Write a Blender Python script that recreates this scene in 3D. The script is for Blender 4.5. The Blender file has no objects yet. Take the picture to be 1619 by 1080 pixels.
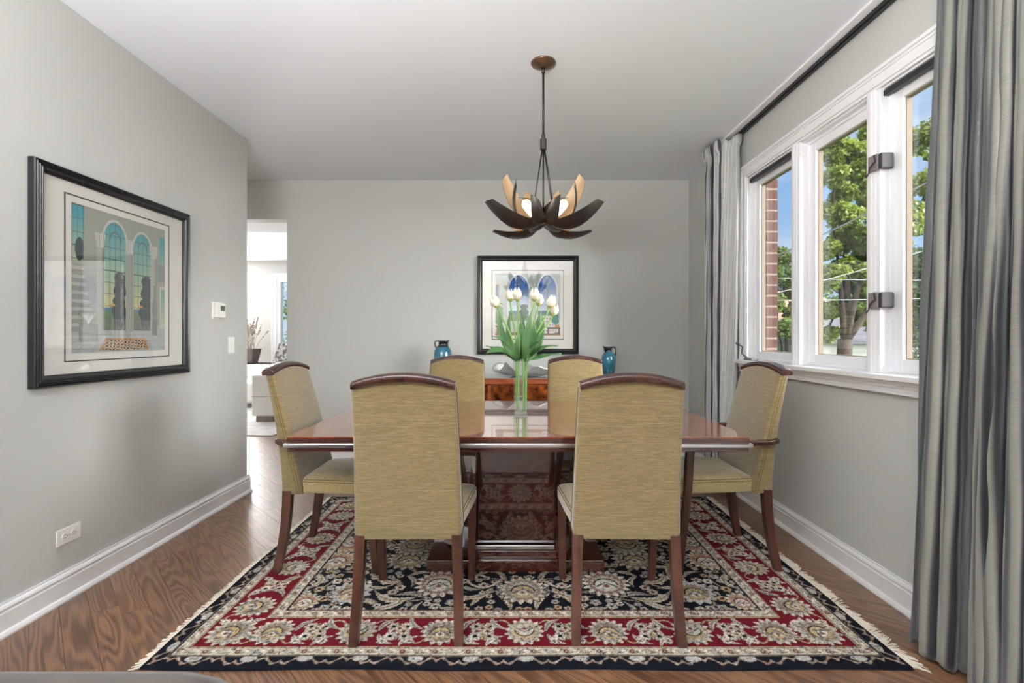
import bpy, math, random
import numpy as np
from mathutils import Vector, Matrix
random.seed(7)
rng = np.random.default_rng(7)
PI = math.pi
scene = bpy.context.scene
COL = scene.collection

# ------------------------------------------------------------------ camera, light, exposure
cam_d = bpy.data.cameras.new('camera'); cam = bpy.data.objects.new('camera', cam_d); COL.objects.link(cam)
cam.location = (0, 0, 1.2); cam.rotation_euler = (PI/2, 0, 0)
cam_d.sensor_width = 36; cam_d.lens = 17.0; cam_d.clip_start = .05; cam_d.clip_end = 200
cam_d.shift_y = -(540-533)/1619
scene.camera = cam
vs = scene.view_settings
vs.view_transform = 'Standard'; vs.look = 'None'; vs.gamma = 1; vs.use_curve_mapping = False
vs.exposure = 0.46
cy = scene.cycles
cy.use_denoising = True
cy.max_bounces = 10; cy.diffuse_bounces = 6; cy.glossy_bounces = 4; cy.transparent_max_bounces = 12
cy.transmission_bounces = 6; cy.sample_clamp_indirect = 6.0; cy.caustics_reflective = False; cy.caustics_refractive = False

W = bpy.data.worlds.new('sky'); scene.world = W; W.use_nodes = True
nt = W.node_tree; nt.nodes.clear()
def N(t, kind, **kw):
    n = t.nodes.new(kind)
    for k, v in kw.items(): setattr(n, k, v)
    return n
tc = N(nt, 'ShaderNodeTexCoord'); sep = N(nt, 'ShaderNodeSeparateXYZ'); nt.links.new(tc.outputs['Generated'], sep.inputs[0])
rmp = N(nt, 'ShaderNodeValToRGB'); nt.links.new(sep.outputs[2], rmp.inputs[0])
e = rmp.color_ramp.elements
e[0].position = 0.0; e[0].color = (.55, .72, .92, 1); e[1].position = 1; e[1].color = (.07, .20, .62, 1)
m_ = e.new(.18); m_.color = (.38, .61, .93, 1); m_ = e.new(.42); m_.color = (.12, .38, .86, 1)
mp = N(nt, 'ShaderNodeMapping'); mp.inputs['Scale'].default_value = (2.2, 2.2, 7)
nt.links.new(tc.outputs['Generated'], mp.inputs[0])
nz = N(nt, 'ShaderNodeTexNoise'); nz.inputs['Scale'].default_value = 1.6; nz.inputs['Detail'].default_value = 6
nt.links.new(mp.outputs[0], nz.inputs[0])
r2 = N(nt, 'ShaderNodeValToRGB'); r2.color_ramp.elements[0].position = .52; r2.color_ramp.elements[1].position = .80
nt.links.new(nz.outputs[0], r2.inputs[0])
mx = N(nt, 'ShaderNodeMixRGB'); nt.links.new(r2.outputs[0], mx.inputs[0]); nt.links.new(rmp.outputs[0], mx.inputs[1]); mx.inputs[2].default_value = (.86, .91, .98, 1)
bg = N(nt, 'ShaderNodeBackground'); bg.inputs[1].default_value = .80; nt.links.new(mx.outputs[0], bg.inputs[0])
wo = N(nt, 'ShaderNodeOutputWorld'); nt.links.new(bg.outputs[0], wo.inputs[0])

def aim(o, d):  # light pointing along direction d
    o.rotation_euler = Vector(d).to_track_quat('-Z', 'Y').to_euler()
def sun(name, frm, energy, angle, color=(1, 1, 1)):
    d = bpy.data.lights.new(name, 'SUN'); d.energy = energy; d.angle = math.radians(angle); d.color = color
    o = bpy.data.objects.new(name, d); COL.objects.link(o); aim(o, -Vector(frm)); return o
def area(name, loc, d, sx, sy, power, color=(1, 1, 1)):
    l = bpy.data.lights.new(name, 'AREA'); l.shape = 'RECTANGLE'; l.size = sx; l.size_y = sy; l.energy = power; l.color = color
    o = bpy.data.objects.new(name, l); COL.objects.link(o); o.location = loc; aim(o, d); return o
sun('bright_sky_light', (.84, -.42, .27), 18.0, 64, (1.0, .985, .96))
sun('sunlight', (-.30, -.62, .70), 5.0, .6, (1, .95, .86))
area('ceiling_bounce_fill', (-.9, -.9, 1.35), (0, 0, 1), 1.3, 1.3, 275, (1, .995, .985))  # added fill lamp behind the camera, turned up to brighten the ceiling
area('living_room_glare_fill', (-6.17, 9.6, 1.5), (0, -1, 0), 1.75, 1.9, 250, (1, .97, .95))  # unseen lamp added before the solid far wall for glare on the hall floor
area('living_room_ceiling_fill', (-4.6, 7.4, 2.70), (0, 0, -1), 3.0, 3.0, 12, (1, .98, .96))  # added fill light under the living room ceiling, no fixtures there

# ------------------------------------------------------------------ helpers: materials
def lin(c):
    if isinstance(c, str):
        c = [int(c[i:i+2], 16)/255 for i in (0, 2, 4)]
    return tuple((x/12.92 if x <= .04045 else ((x+.055)/1.055)**2.4) for x in c)
def mat(name, col, rough=.5, metal=0, spec=.5, coat=0, coat_rough=.03, emit=None, estr=0, sheen=0, bump=None, var=None, sss=0):
    """col sRGB hex; bump=(scale,strength,distance[,stretch]); var=(scale, amount, second colour, stretch)"""
    m = bpy.data.materials.new(name); m.use_nodes = True
    t = m.node_tree; b = t.nodes['Principled BSDF']
    c = lin(col)
    b.inputs['Base Color'].default_value = (*c, 1); b.inputs['Roughness'].default_value = rough; b.inputs['Metallic'].default_value = metal
    b.inputs['Specular IOR Level'].default_value = spec
    b.inputs['Coat Weight'].default_value = coat; b.inputs['Coat Roughness'].default_value = coat_rough
    b.inputs['Sheen Weight'].default_value = sheen
    if emit: b.inputs['Emission Color'].default_value = (*lin(emit), 1); b.inputs['Emission Strength'].default_value = estr
    tcn = None
    def coords(stretch):
        tcn = N(t, 'ShaderNodeTexCoord'); mpn = N(t, 'ShaderNodeMapping'); mpn.inputs['Scale'].default_value = stretch
        t.links.new(tcn.outputs['Object'], mpn.inputs[0]); return mpn.outputs[0]
    if var:
        s, a, c2, st = var
        n = N(t, 'ShaderNodeTexNoise'); n.inputs['Scale'].default_value = s; n.inputs['Detail'].default_value = 5
        t.links.new(coords(st), n.inputs[0])
        rp = N(t, 'ShaderNodeValToRGB'); rp.color_ramp.elements[0].position = .5-a; rp.color_ramp.elements[1].position = .5+a
        rp.color_ramp.elements[0].color = (*c, 1); rp.color_ramp.elements[1].color = (*lin(c2), 1)
        t.links.new(n.outputs[0], rp.inputs[0]); t.links.new(rp.outputs[0], b.inputs['Base Color'])
    if bump:
        st = bump[3] if len(bump) > 3 else (1, 1, 1)
        n = N(t, 'ShaderNodeTexNoise'); n.inputs['Scale'].default_value = bump[0]; n.inputs['Detail'].default_value = 4
        t.links.new(coords(st), n.inputs[0])
        bp = N(t, 'ShaderNodeBump'); bp.inputs['Strength'].default_value = bump[1]; bp.inputs['Distance'].default_value = bump[2]
        t.links.new(n.outputs[0], bp.inputs['Height']); t.links.new(bp.outputs[0], b.inputs['Normal'])
    return m
def attr_mat(name, rough=.8, sheen=0, bump=None, coat=0, spec=.5, noise=None, metal=0):
    m = mat(name, '808080', rough, metal, spec, coat, sheen=sheen, bump=bump)
    t = m.node_tree; b = t.nodes['Principled BSDF']
    a = N(t, 'ShaderNodeAttribute', attribute_name='Col')
    if noise:
        sc, lo, hi, st = noise
        tcn = N(t, 'ShaderNodeTexCoord'); mpn = N(t, 'ShaderNodeMapping'); mpn.inputs['Scale'].default_value = st
        t.links.new(tcn.outputs['Object'], mpn.inputs[0])
        n = N(t, 'ShaderNodeTexNoise'); n.inputs['Scale'].default_value = sc; n.inputs['Detail'].default_value = 3
        t.links.new(mpn.outputs[0], n.inputs[0])
        mr = N(t, 'ShaderNodeMapRange'); mr.inputs[1].default_value = .3; mr.inputs[2].default_value = .7; mr.inputs[3].default_value = lo; mr.inputs[4].default_value = hi
        t.links.new(n.outputs[0], mr.inputs[0])
        vm = N(t, 'ShaderNodeVectorMath', operation='SCALE'); t.links.new(a.outputs['Color'], vm.inputs[0]); t.links.new(mr.outputs[0], vm.inputs['Scale'])
        t.links.new(vm.outputs[0], b.inputs['Base Color'])
    else:
        t.links.new(a.outputs['Color'], b.inputs['Base Color'])
    return m
def glass_mat(name, tint=(1, 1, 1), rough=0, refl=1.0, ior=1.45):
    m = bpy.data.materials.new(name); m.use_nodes = True; t = m.node_tree; t.nodes.clear()
    tr = N(t, 'ShaderNodeBsdfTransparent'); tr.inputs[0].default_value = (*tint, 1)
    gl = N(t, 'ShaderNodeBsdfGlossy'); gl.inputs['Roughness'].default_value = rough
    f0 = ((ior-1)/(ior+1))**2*refl*2
    fr = N(t, 'ShaderNodeLayerWeight'); fr.inputs[0].default_value = .5      # 'Facing' is the same from both sides of a pane
    pw = N(t, 'ShaderNodeMath', operation='POWER'); pw.inputs[1].default_value = 5; t.links.new(fr.outputs['Facing'], pw.inputs[0])
    mu = N(t, 'ShaderNodeMath', operation='MULTIPLY_ADD'); mu.inputs[1].default_value = 1-f0; mu.inputs[2].default_value = f0; t.links.new(pw.outputs[0], mu.inputs[0])
    mxs = N(t, 'ShaderNodeMixShader'); t.links.new(mu.outputs[0], mxs.inputs[0]); t.links.new(tr.outputs[0], mxs.inputs[1]); t.links.new(gl.outputs[0], mxs.inputs[2])
    o = N(t, 'ShaderNodeOutputMaterial'); t.links.new(mxs.outputs[0], o.inputs[0]); return m
def wood_mat(name, dark, light, rough=.35, coat=0, rings=9, scale=(1.2, 9, 9), per_object=True, contrast=.5, coat_rough=.04, spec=.5, tone=.35):
    m = mat(name, dark, rough, coat=coat, coat_rough=coat_rough, spec=spec); t = m.node_tree; b = t.nodes['Principled BSDF']
    tcn = N(t, 'ShaderNodeTexCoord'); mpn = N(t, 'ShaderNodeMapping'); mpn.inputs['Scale'].default_value = scale
    t.links.new(tcn.outputs['Object'], mpn.inputs[0])
    oi = N(t, 'ShaderNodeObjectInfo')
    ad = N(t, 'ShaderNodeVectorMath', operation='ADD')
    if per_object:
        ml = N(t, 'ShaderNodeMath', operation='MULTIPLY'); ml.inputs[1].default_value = 83; t.links.new(oi.outputs['Random'], ml.inputs[0])
        t.links.new(ml.outputs[0], ad.inputs[1])
    t.links.new(mpn.outputs[0], ad.inputs[0])
    n = N(t, 'ShaderNodeTexNoise'); n.inputs['Scale'].default_value = 1; n.inputs['Detail'].default_value = 2.5; n.inputs['Roughness'].default_value = .45
    t.links.new(ad.outputs[0], n.inputs[0])
    k = N(t, 'ShaderNodeMath', operation='MULTIPLY'); k.inputs[1].default_value = rings*2*PI; t.links.new(n.outputs[0], k.inputs[0])
    s = N(t, 'ShaderNodeMath', operation='SINE'); t.links.new(k.outputs[0], s.inputs[0])
    # fine fibre
    mp2 = N(t, 'ShaderNodeMapping'); mp2.inputs['Scale'].default_value = (scale[0]*5, scale[1]*28, scale[2]*28); t.links.new(tcn.outputs['Object'], mp2.inputs[0])
    n2 = N(t, 'ShaderNodeTexNoise'); n2.inputs['Scale'].default_value = 1; n2.inputs['Detail'].default_value = 3; t.links.new(mp2.outputs[0], n2.inputs[0])
    mr = N(t, 'ShaderNodeMapRange'); mr.inputs[1].default_value = -1; mr.inputs[2].default_value = 1; mr.inputs[3].default_value = .5-contrast/2; mr.inputs[4].default_value = .5+contrast/2
    t.links.new(s.outputs[0], mr.inputs[0])
    a2 = N(t, 'ShaderNodeMath', operation='MULTIPLY_ADD'); a2.inputs[1].default_value = .8; t.links.new(n2.outputs[0], a2.inputs[0])
    t.links.new(mr.outputs[0], a2.inputs[2])
    sb = N(t, 'ShaderNodeMath', operation='SUBTRACT'); sb.inputs[1].default_value = .4; t.links.new(a2.outputs[0], sb.inputs[0])
    if per_object:
        a3 = N(t, 'ShaderNodeMath', operation='MULTIPLY_ADD'); a3.inputs[1].default_value = tone; t.links.new(oi.outputs['Random'], a3.inputs[0]); 
        sb2 = N(t, 'ShaderNodeMath', operation='SUBTRACT'); sb2.inputs[1].default_value = tone/2; t.links.new(sb.outputs[0], sb2.inputs[0]); t.links.new(sb2.outputs[0], a3.inputs[2]); fac = a3.outputs[0]
    else: fac = sb.outputs[0]
    rp = N(t, 'ShaderNodeValToRGB'); rp.color_ramp.elements[0].color = (*lin(dark), 1); rp.color_ramp.elements[1].color = (*lin(light), 1)
    rp.color_ramp.elements[0].position = .1; rp.color_ramp.elements[1].position = .9
    t.links.new(fac, rp.inputs[0]); t.links.new(rp.outputs[0], b.inputs['Base Color'])
    bp = N(t, 'ShaderNodeBump'); bp.inputs['Strength'].default_value = .12; bp.inputs['Distance'].default_value = .002
    t.links.new(fac, bp.inputs['Height']); t.links.new(bp.outputs[0], b.inputs['Normal'])
    return m

M = {}
M['wall'] = mat('wall_paint', 'C3C3BF', .62, spec=.3, bump=(260, .05, .001))
M['ceiling'] = mat('ceiling_paint', 'EAEEF4', .85, spec=.15)
M['white'] = mat('white_trim', 'EFEFEF', .35)
M['vinyl'] = mat('window_white', 'F0F0F2', .4)
M['subfloor'] = mat('subfloor', '2A1B13', .8)
M['plank'] = wood_mat('oak_plank', '4A2F20', '8C6648', rough=.38, rings=21, scale=(.75, 6.0, 6.0), contrast=.5, spec=.55, tone=.18, coat=.45, coat_rough=.30)
M['darkwood'] = wood_mat('dark_mahogany', '2A1512', '472820', rough=.25, coat=.6, rings=4, scale=(8, 8, 1.5), contrast=.5)
M['legwood'] = wood_mat('leg_mahogany', '35201A', '5A382D', rough=.3, coat=.4, rings=4, scale=(10, 10, 1.2), contrast=.5)
M['tabletop'] = wood_mat('table_veneer', '5A2A1C', '8A4A30', rough=.12, coat=1, rings=3, scale=(1.5, 14, 14), per_object=False, contrast=.5, coat_rough=.008, spec=1)
M['tabletop'].node_tree.nodes['Principled BSDF'].inputs['Coat IOR'].default_value = 1.9
M['tableedge'] = wood_mat('table_edge', '351A15', '55302A', rough=.2, coat=1, rings=3, scale=(1.5, 14, 14), contrast=.4)
M['pedestal'] = wood_mat('pedestal_veneer', '2E1310', '4C241A', rough=.12, coat=1, rings=3, scale=(9, 9, 1.5), contrast=.4, coat_rough=.02)
M['pedestal'].node_tree.nodes['Principled BSDF'].inputs['Coat IOR'].default_value = 1.7
M['silver'] = mat('brushed_silver', 'D8DADB', .25, metal=1)
M['cherry'] = wood_mat('cherry_wood', '8A4426', 'B5683E', rough=.25, coat=.6, rings=3, scale=(1.5, 12, 12), contrast=.5)
M['burl'] = mat('burl_veneer', '3A1608', .18, coat=.8, var=(16, .16, '9A5026', (1, 1, 1)))
M['sidereflect'] = mat('sideboard_reflection', '8C8C8C', .1, coat=1, spec=.8)  # grey reflection on the sideboard, put into the base colour
M['blackframe'] = mat('black_lacquer', '101217', .3, coat=.35, coat_rough=.12, spec=.5)
M['matboard'] = mat('cream_mat', 'EFEBE2', .8)
M['matdark'] = mat('dark_mat_line', '25262A', .8)
M['print'] = attr_mat('printed_art', .7)
M['pictureglass'] = glass_mat('picture_glass', ior=1.5)
M['glass'] = glass_mat('window_glass', tint=(.97, .98, .98), ior=1.45)
M['vaseglass'] = glass_mat('vase_glass', tint=(.93, .97, .94), ior=1.5, refl=1.1)
M['water'] = glass_mat('vase_water', tint=(.94, .98, .95), ior=1.2, refl=.3)
M['plastic'] = mat('white_plastic', 'F2F1EC', .35)
M['slot'] = mat('dark_slot', '202020', .6)
M['lcd'] = mat('grey_display', '5D6358', .25)
M['gunmetal'] = mat('gunmetal', '4A4643', .42, metal=.85, bump=(60, .25, .002))
M['petal_out'] = mat('dark_bronze', '4C4643', .40, metal=.9, bump=(45, .3, .002))
M['petal_in'] = mat('gilded_inner', 'B89B7A', .5, metal=.3, bump=(60, .5, .003))
M['canopy'] = mat('bronze', '7A604C', .35, metal=.85)
M['bulb'] = mat('lamp_glow', 'FFF2DC', .4, emit='FFE4B8', estr=4.5)
M['track'] = mat('black_track', '23272A', .4)
M['brick'] = mat('red_brick', '613425', .9, var=(9, .2, '47231A', (1, 1, 1)), bump=(90, .6, .004))
M['mortar'] = mat('mortar', '87796C', .95)
M['bark'] = mat('bark', '463A2E', .95, var=(12, .2, '2E261E', (1, 1, .3)), bump=(40, 1, .02, (1, 1, .3)))
M['latch'] = mat('pewter_latch', '8A8080', .6, metal=.2)
M['latchdark'] = mat('dark_latch', '3A3639', .65, metal=.2)
M['bluegl'] = mat('blue_glaze', '2C7690', .12, coat=1, var=(9, .15, '14465A', (1, 1, .5)))
M['darkgl'] = mat('dark_glaze', '1E2224', .15, coat=1)
M['hammered'] = mat('hammered_silver', 'E4E2DF', .33, metal=.85, bump=(35, .5, .006))
M['stem'] = mat('tulip_stem', '8DBB5C', .5, var=(20, .2, '6DA046', (1, 1, 1)))
M['leaf'] = mat('tulip_leaf', '2E5A30', .42, var=(14, .2, '6A9458', (1, 1, .3)))
M['tulip'] = mat('tulip_petal', 'FAF7EE', .5, var=(10, .25, 'F3EBC8', (1, 1, 1)))
M['tulipbase'] = mat('tulip_base', 'BFCB7A', .5)
M['fringe'] = mat('cotton_fringe', 'E2D8C8', .9)
M['sofa'] = mat('mushroom_velvet', '3C3430', .9, sheen=.1, var=(7, .25, '48403A', (1, 1, 1)))
M['sofa_white'] = mat('white_leather', 'E4E2DC', .5)
M['blackmetal'] = mat('black_metal', '2A2A2C', .4, metal=.5)
M['planter'] = mat('brown_planter', '5A4C47', .6)
M['twig'] = mat('grey_twig', '8C8276', .8)
M['greyrug'] = mat('pale_grey_rug', 'D5D3D0', .95, var=(9, .2, 'B5B3B2', (1, 1, 1)))
M['concrete'] = mat('pale_siding', '9E9E98', .8)
M['roofing'] = mat('grey_shingle', '55555A', .9, bump=(30, .5, .02))
M['redroof'] = mat('reddish_roof', '9A6A5C', .9)
M['grass'] = mat('lawn', '5C7A34', .95, var=(6, .2, '41602A', (1, 1, 1)))
M['wire'] = mat('wire_rubber', '2E2E30', .7)
M['cable_pale'] = mat('pale_cable', '8C8C8C', .6)

# fabric for chairs: slubby woven chenille
def fabric(name, c1, c2, c3, st):
    m = mat(name, c1, .9, sheen=.6, spec=.2); t = m.node_tree; b = t.nodes['Principled BSDF']
    tcn = N(t, 'ShaderNodeTexCoord')
    def noi(stretch, s, d=3):
        mpn = N(t, 'ShaderNodeMapping'); mpn.inputs['Scale'].default_value = stretch; t.links.new(tcn.outputs['Object'], mpn.inputs[0])
        n = N(t, 'ShaderNodeTexNoise'); n.inputs['Scale'].default_value = s; n.inputs['Detail'].default_value = d; t.links.new(mpn.outputs[0], n.inputs[0]); return n.outputs[0]
    n1 = noi(st, 34, 3); n2 = noi((1, 1, 1), 5, 3); n3 = noi(tuple(x*3 for x in st), 40, 2)
    rp = N(t, 'ShaderNodeValToRGB'); E = rp.color_ramp.elements
    E[0].position = .30; E[0].color = (*lin(c2), 1); E[1].position = .78; E[1].color = (*lin(c3), 1); x = E.new(.5); x.color = (*lin(c1), 1)
    ad = N(t, 'ShaderNodeMath', operation='MULTIPLY_ADD'); ad.inputs[1].default_value = .5; t.links.new(n3, ad.inputs[0])
    h = N(t, 'ShaderNodeMath', operation='MULTIPLY'); h.inputs[1].default_value = .5; t.links.new(n1, h.inputs[0]); t.links.new(h.outputs[0], ad.inputs[2])
    t.links.new(ad.outputs[0], rp.inputs[0]); t.links.new(rp.outputs[0], b.inputs['Base Color'])
    bp = N(t, 'ShaderNodeBump'); bp.inputs['Strength'].default_value = .6; bp.inputs['Distance'].default_value = .003
    t.links.new(ad.outputs[0], bp.inputs['Height']); t.links.new(bp.outputs[0], b.inputs['Normal'])
    return m
M['fabric'] = fabric('olive_gold_chenille', '7E6C46', '625333', 'AB9B72', (.45, .45, 11.0))
M['fabric_seat'] = fabric('olive_gold_seat', '9E8B5F', '807048', 'C8B88C', (.8, 4.0, 4.0))
M['piping'] = mat('olive_seam', '5C4F2C', .9)

# ------------------------------------------------------------------ helpers: meshes
class MB:
    def __init__(s): s.v = []; s.f = []; s.m = []
    def add(s, vs, fs, mi=0):
        o = len(s.v); s.v += [tuple(x) for x in vs]; s.f += [tuple(i+o for i in f) for f in fs]; s.m += [mi]*len(fs); return s
    def box(s, x0, x1, y0, y1, z0, z1, mi=0):
        return s.add([(x0,y0,z0),(x1,y0,z0),(x1,y1,z0),(x0,y1,z0),(x0,y0,z1),(x1,y0,z1),(x1,y1,z1),(x0,y1,z1)],
              [(0,3,2,1),(4,5,6,7),(0,1,5,4),(1,2,6,5),(2,3,7,6),(3,0,4,7)], mi)
    def loft(s, secs, closed=True, cap=True, mi=0):
        n = len(secs[0]); vs = [p for q in secs for p in q]; fs = []
        for a in range(len(secs)-1):
            for i in range(n if closed else n-1):
                j = (i+1) % n; fs.append((a*n+i, a*n+j, (a+1)*n+j, (a+1)*n+i))
        if cap and closed: fs += [tuple(range(n))[::-1], tuple(range((len(secs)-1)*n, len(secs)*n))]
        return s.add(vs, fs, mi)
    def tube(s, pts, r, n=8, cap=True, mi=0):
        pts = [Vector(p) for p in pts]; rs = r if isinstance(r, (list, tuple)) else [r]*len(pts)
        secs = []; up = None
        for i, p in enumerate(pts):
            d = (pts[min(i+1, len(pts)-1)]-pts[max(i-1, 0)]).normalized()
            if up is None: up = Vector((0, 0, 1)) if abs(d.z) < .9 else Vector((1, 0, 0))
            a = d.cross(up)
            if a.length < 1e-4: a = d.cross(Vector((0, 1, 0)))
            a.normalize(); b = a.cross(d).normalized(); up = b
            secs.append([p + a*math.cos(2*PI*k/n)*rs[i] + b*math.sin(2*PI*k/n)*rs[i] for k in range(n)])
        return s.loft(secs, True, cap, mi)
    def lathe(s, prof, n=32, c=(0, 0, 0), mi=0, cap=True):
        secs = [[(c[0]+r*math.cos(2*PI*k/n), c[1]+r*math.sin(2*PI*k/n), c[2]+z) for k in range(n)] for r, z in prof]
        return s.loft(secs, True, cap, mi)
    def prism(s, poly, z0, z1, mi=0):
        return s.loft([[(x, y, z0) for x, y in poly], [(x, y, z1) for x, y in poly]], mi=mi)
    def build(s, name, mats, parent=None, smooth=False, bevel=0, loc=None, auto=None, seg=2):
        me = bpy.data.meshes.new(name); me.from_pydata(s.v, [], s.f)
        mats = mats if isinstance(mats, (list, tuple)) else [mats]
        for q in mats: me.materials.append(M[q] if isinstance(q, str) else q)
        if len(mats) > 1: me.polygons.foreach_set('material_index', s.m)
        if smooth: me.polygons.foreach_set('use_smooth', [True]*len(me.polygons))
        me.update()
        if auto is not None: 
            me.polygons.foreach_set('use_smooth', [True]*len(me.polygons)); me.set_sharp_from_angle(angle=math.radians(auto))
        o = bpy.data.objects.new(name, me); COL.objects.link(o)
        if parent: o.parent = parent
        if loc: o.location = loc
        if bevel:
            b = o.modifiers.new('bevel', 'BEVEL'); b.width = bevel; b.segments = seg; b.limit_method = 'ANGLE'; b.angle_limit = math.radians(40)
        return o
def np_mesh(name, V, F, material, cols=None, parent=None, smooth=False):
    V = np.asarray(V, dtype=np.float32); F = np.asarray(F, dtype=np.int32); k = F.shape[1]
    me = bpy.data.meshes.new(name); me.vertices.add(len(V)); me.vertices.foreach_set('co', V.ravel())
    me.loops.add(F.size); me.loops.foreach_set('vertex_index', F.ravel())
    me.polygons.add(len(F)); me.polygons.foreach_set('loop_start', np.arange(0, F.size, k, dtype=np.int32)); me.polygons.foreach_set('loop_total', np.full(len(F), k, dtype=np.int32))
    if smooth: me.polygons.foreach_set('use_smooth', np.ones(len(F), dtype=bool))
    me.update(calc_edges=True)
    if cols is not None:
        c4 = np.ones((len(V), 4), dtype=np.float32); c4[:, :3] = cols
        at = me.color_attributes.new('Col', 'FLOAT_COLOR', 'POINT'); at.data.foreach_set('color', c4.ravel())
    me.materials.append(material)
    o = bpy.data.objects.new(name, me); COL.objects.link(o)
    if parent: o.parent = parent
    return o
def tag(o, label, cat, group=None, kind=None):
    o['label'] = label; o['category'] = cat
    if group: o['group'] = group
    if kind: o['kind'] = kind
    return o
def struct(o): o['kind'] = 'structure'; return o
def empty(name, loc=(0, 0, 0), rz=0):
    o = bpy.data.objects.new(name, None); COL.objects.link(o); o.location = loc; o.rotation_euler = (0, 0, rz); o.empty_display_size = .1; return o
def copy_tree(o, parent=None):
    c = o.copy(); COL.objects.link(c); c.parent = parent
    for ch in list(o.children): copy_tree(ch, c)
    return c

CZ = 2.73; XL = -2.05; XR = 1.725; YB = 4.716
# ------------------------------------------------------------------ room shell
m = MB(); m.box(-2.193, 1.905, YB, YB+.14, -.02, CZ); m.box(-7.4, -2.193, YB, YB+.14, 2.347, CZ)
struct(m.build('wall_back', 'wall'))
struct(MB().box(XL-.15, XL, -2.6, 3.745, -.02, CZ).build('wall_left', 'wall', bevel=.004))
OY0, OY1, OZ0, OZ1 = 1.63, 3.545, 1.02, 2.375      # window rough opening
m = MB()
m.box(XR, 1.905, -2.6, OY0, -.02, CZ); m.box(XR, 1.905, OY1, YB, -.02, CZ)
m.box(XR, 1.905, OY0, OY1, -.02, OZ0); m.box(XR, 1.905, OY0, OY1, OZ1, CZ)
wall_right = struct(m.build('wall_right', 'wall'))
struct(MB().box(-7.4, 1.905, -2.75, -2.6, -.02, CZ).build('wall_front', 'wall'))
struct(MB().box(-7.4, 1.905, -2.75, 10.0, CZ, CZ+.12).build('ceiling', 'ceiling'))
struct(MB().box(-7.4, -2.2, 2.3, 2.45, -.02, CZ).build('wall_light_block', 'wall'))  # unseen, added to block light on this side of the hall
struct(MB().box(-7.55, -7.4, 2.3, 10, -.02, CZ).build('wall_west', 'wall'))
struct(MB().box(-2.2, -2.06, YB+.14, 10.0, -.02, CZ).build('wall_east', 'wall'))
m = MB(); m.box(-7.4, -4.74, 9.75, 9.9, -.02, CZ); m.box(-4.74, -3.4, 9.75, 9.9, -.02, .62); m.box(-4.74, -3.4, 9.75, 9.9, 2.38, CZ); m.box(-3.4, -2.2, 9.75, 9.9, -.02, CZ)
struct(m.build('wall_living', 'wall'))
struct(MB().box(-7.4, -2.2, YB+.14, 6.0, 2.5, CZ).build('trim_1', 'ceiling'))

# floor planks (45 degrees)
struct_floor = MB().box(-7.4, 1.905, -2.75, 10.0, -.10, -.018).build('floor', 'subfloor'); struct(struct_floor)
def clip(poly, nx, ny, c):   # keep nx*x+ny*y<=c
    out = []
    for i in range(len(poly)):
        a, b = poly[i], poly[(i+1) % len(poly)]
        da = nx*a[0]+ny*a[1]-c; db = nx*b[0]+ny*b[1]-c
        if da <= 0: out.append(a)
        if da*db < 0:
            t = da/(da-db); out.append((a[0]+(b[0]-a[0])*t, a[1]+(b[1]-a[1])*t))
    return out
def planks(x0, x1, y0, y1, wd, lmin, lmax, gap=.0012):
    u = Vector((1, -1)).normalized(); w = Vector((1, 1)).normalized(); cnt = 0
    cs = [Vector((x, y)) for x in (x0, x1) for y in (y0, y1)]
    us = [c.dot(u) for c in cs]; ws = [c.dot(w) for c in cs]
    b = math.floor(min(ws)/wd)*wd
    while b < max(ws):
        a = min(us)-random.random()*lmax
        while a < max(us):
            L = random.uniform(lmin, lmax)
            poly = [tuple(u*p+w*q) for p, q in ((a+gap, b+gap), (a+L-gap, b+gap), (a+L-gap, b+wd-gap), (a+gap, b+wd-gap))]
            for nx, ny, c in ((-1, 0, -x0), (1, 0, x1), (0, -1, -y0), (0, 1, y1)):
                if len(poly) > 2: poly = clip(poly, nx, ny, c)
            if len(poly) > 2:
                cx = sum(p[0] for p in poly)/len(poly); cyy = sum(p[1] for p in poly)/len(poly)
                ar = abs(sum(poly[i][0]*poly[(i+1) % len(poly)][1]-poly[(i+1) % len(poly)][0]*poly[i][1] for i in range(len(poly))))/2
                if ar > .0008 and not (ny_hidden(poly)):
                    loc = [((Vector(p)-Vector((cx, cyy))).dot(u), (Vector(p)-Vector((cx, cyy))).dot(w)) for p in poly]
                    o = MB().prism(loc[::-1] if area2(loc) < 0 else loc, 0, .018-random.random()*.0005).build('plank', 'plank', struct_floor, loc=(cx, cyy, -.018))
                    o.rotation_euler = (0, 0, -PI/4); cnt += 1
            a += L
        b += wd
    return cnt
def area2(p): return sum(p[i][0]*p[(i+1) % len(p)][1]-p[(i+1) % len(p)][0]*p[i][1] for i in range(len(p)))
def ny_hidden(poly):   # wholly beneath the rug
    return all(-1.30 < p[0] < 1.40 and 1.79 < p[1] < 3.55 for p in poly)
n1 = planks(XL, XR, .95, YB, .095, .9, 1.9, .0006)
n2 = planks(-3.9, -2.0501, 3.75, 5.9, .095, .9, 1.9, .0006)
# rest of the floor, unseen or too far to pick apart
m = MB(); m.box(XL, XR, -2.6, .949, -.018, 0); m.box(-7.4, -2.2, 5.901, 9.75, -.018, 0); m.box(-7.4, -3.901, 2.45, 5.9, -.018, 0); m.box(-3.9, -2.2, 2.45, 3.745, -.018, 0); m.box(-2.2, XL, 3.745, 3.7499, -.018, 0)
m.build('floorboards', 'plank', struct_floor)['kind'] = 'stuff'

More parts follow.
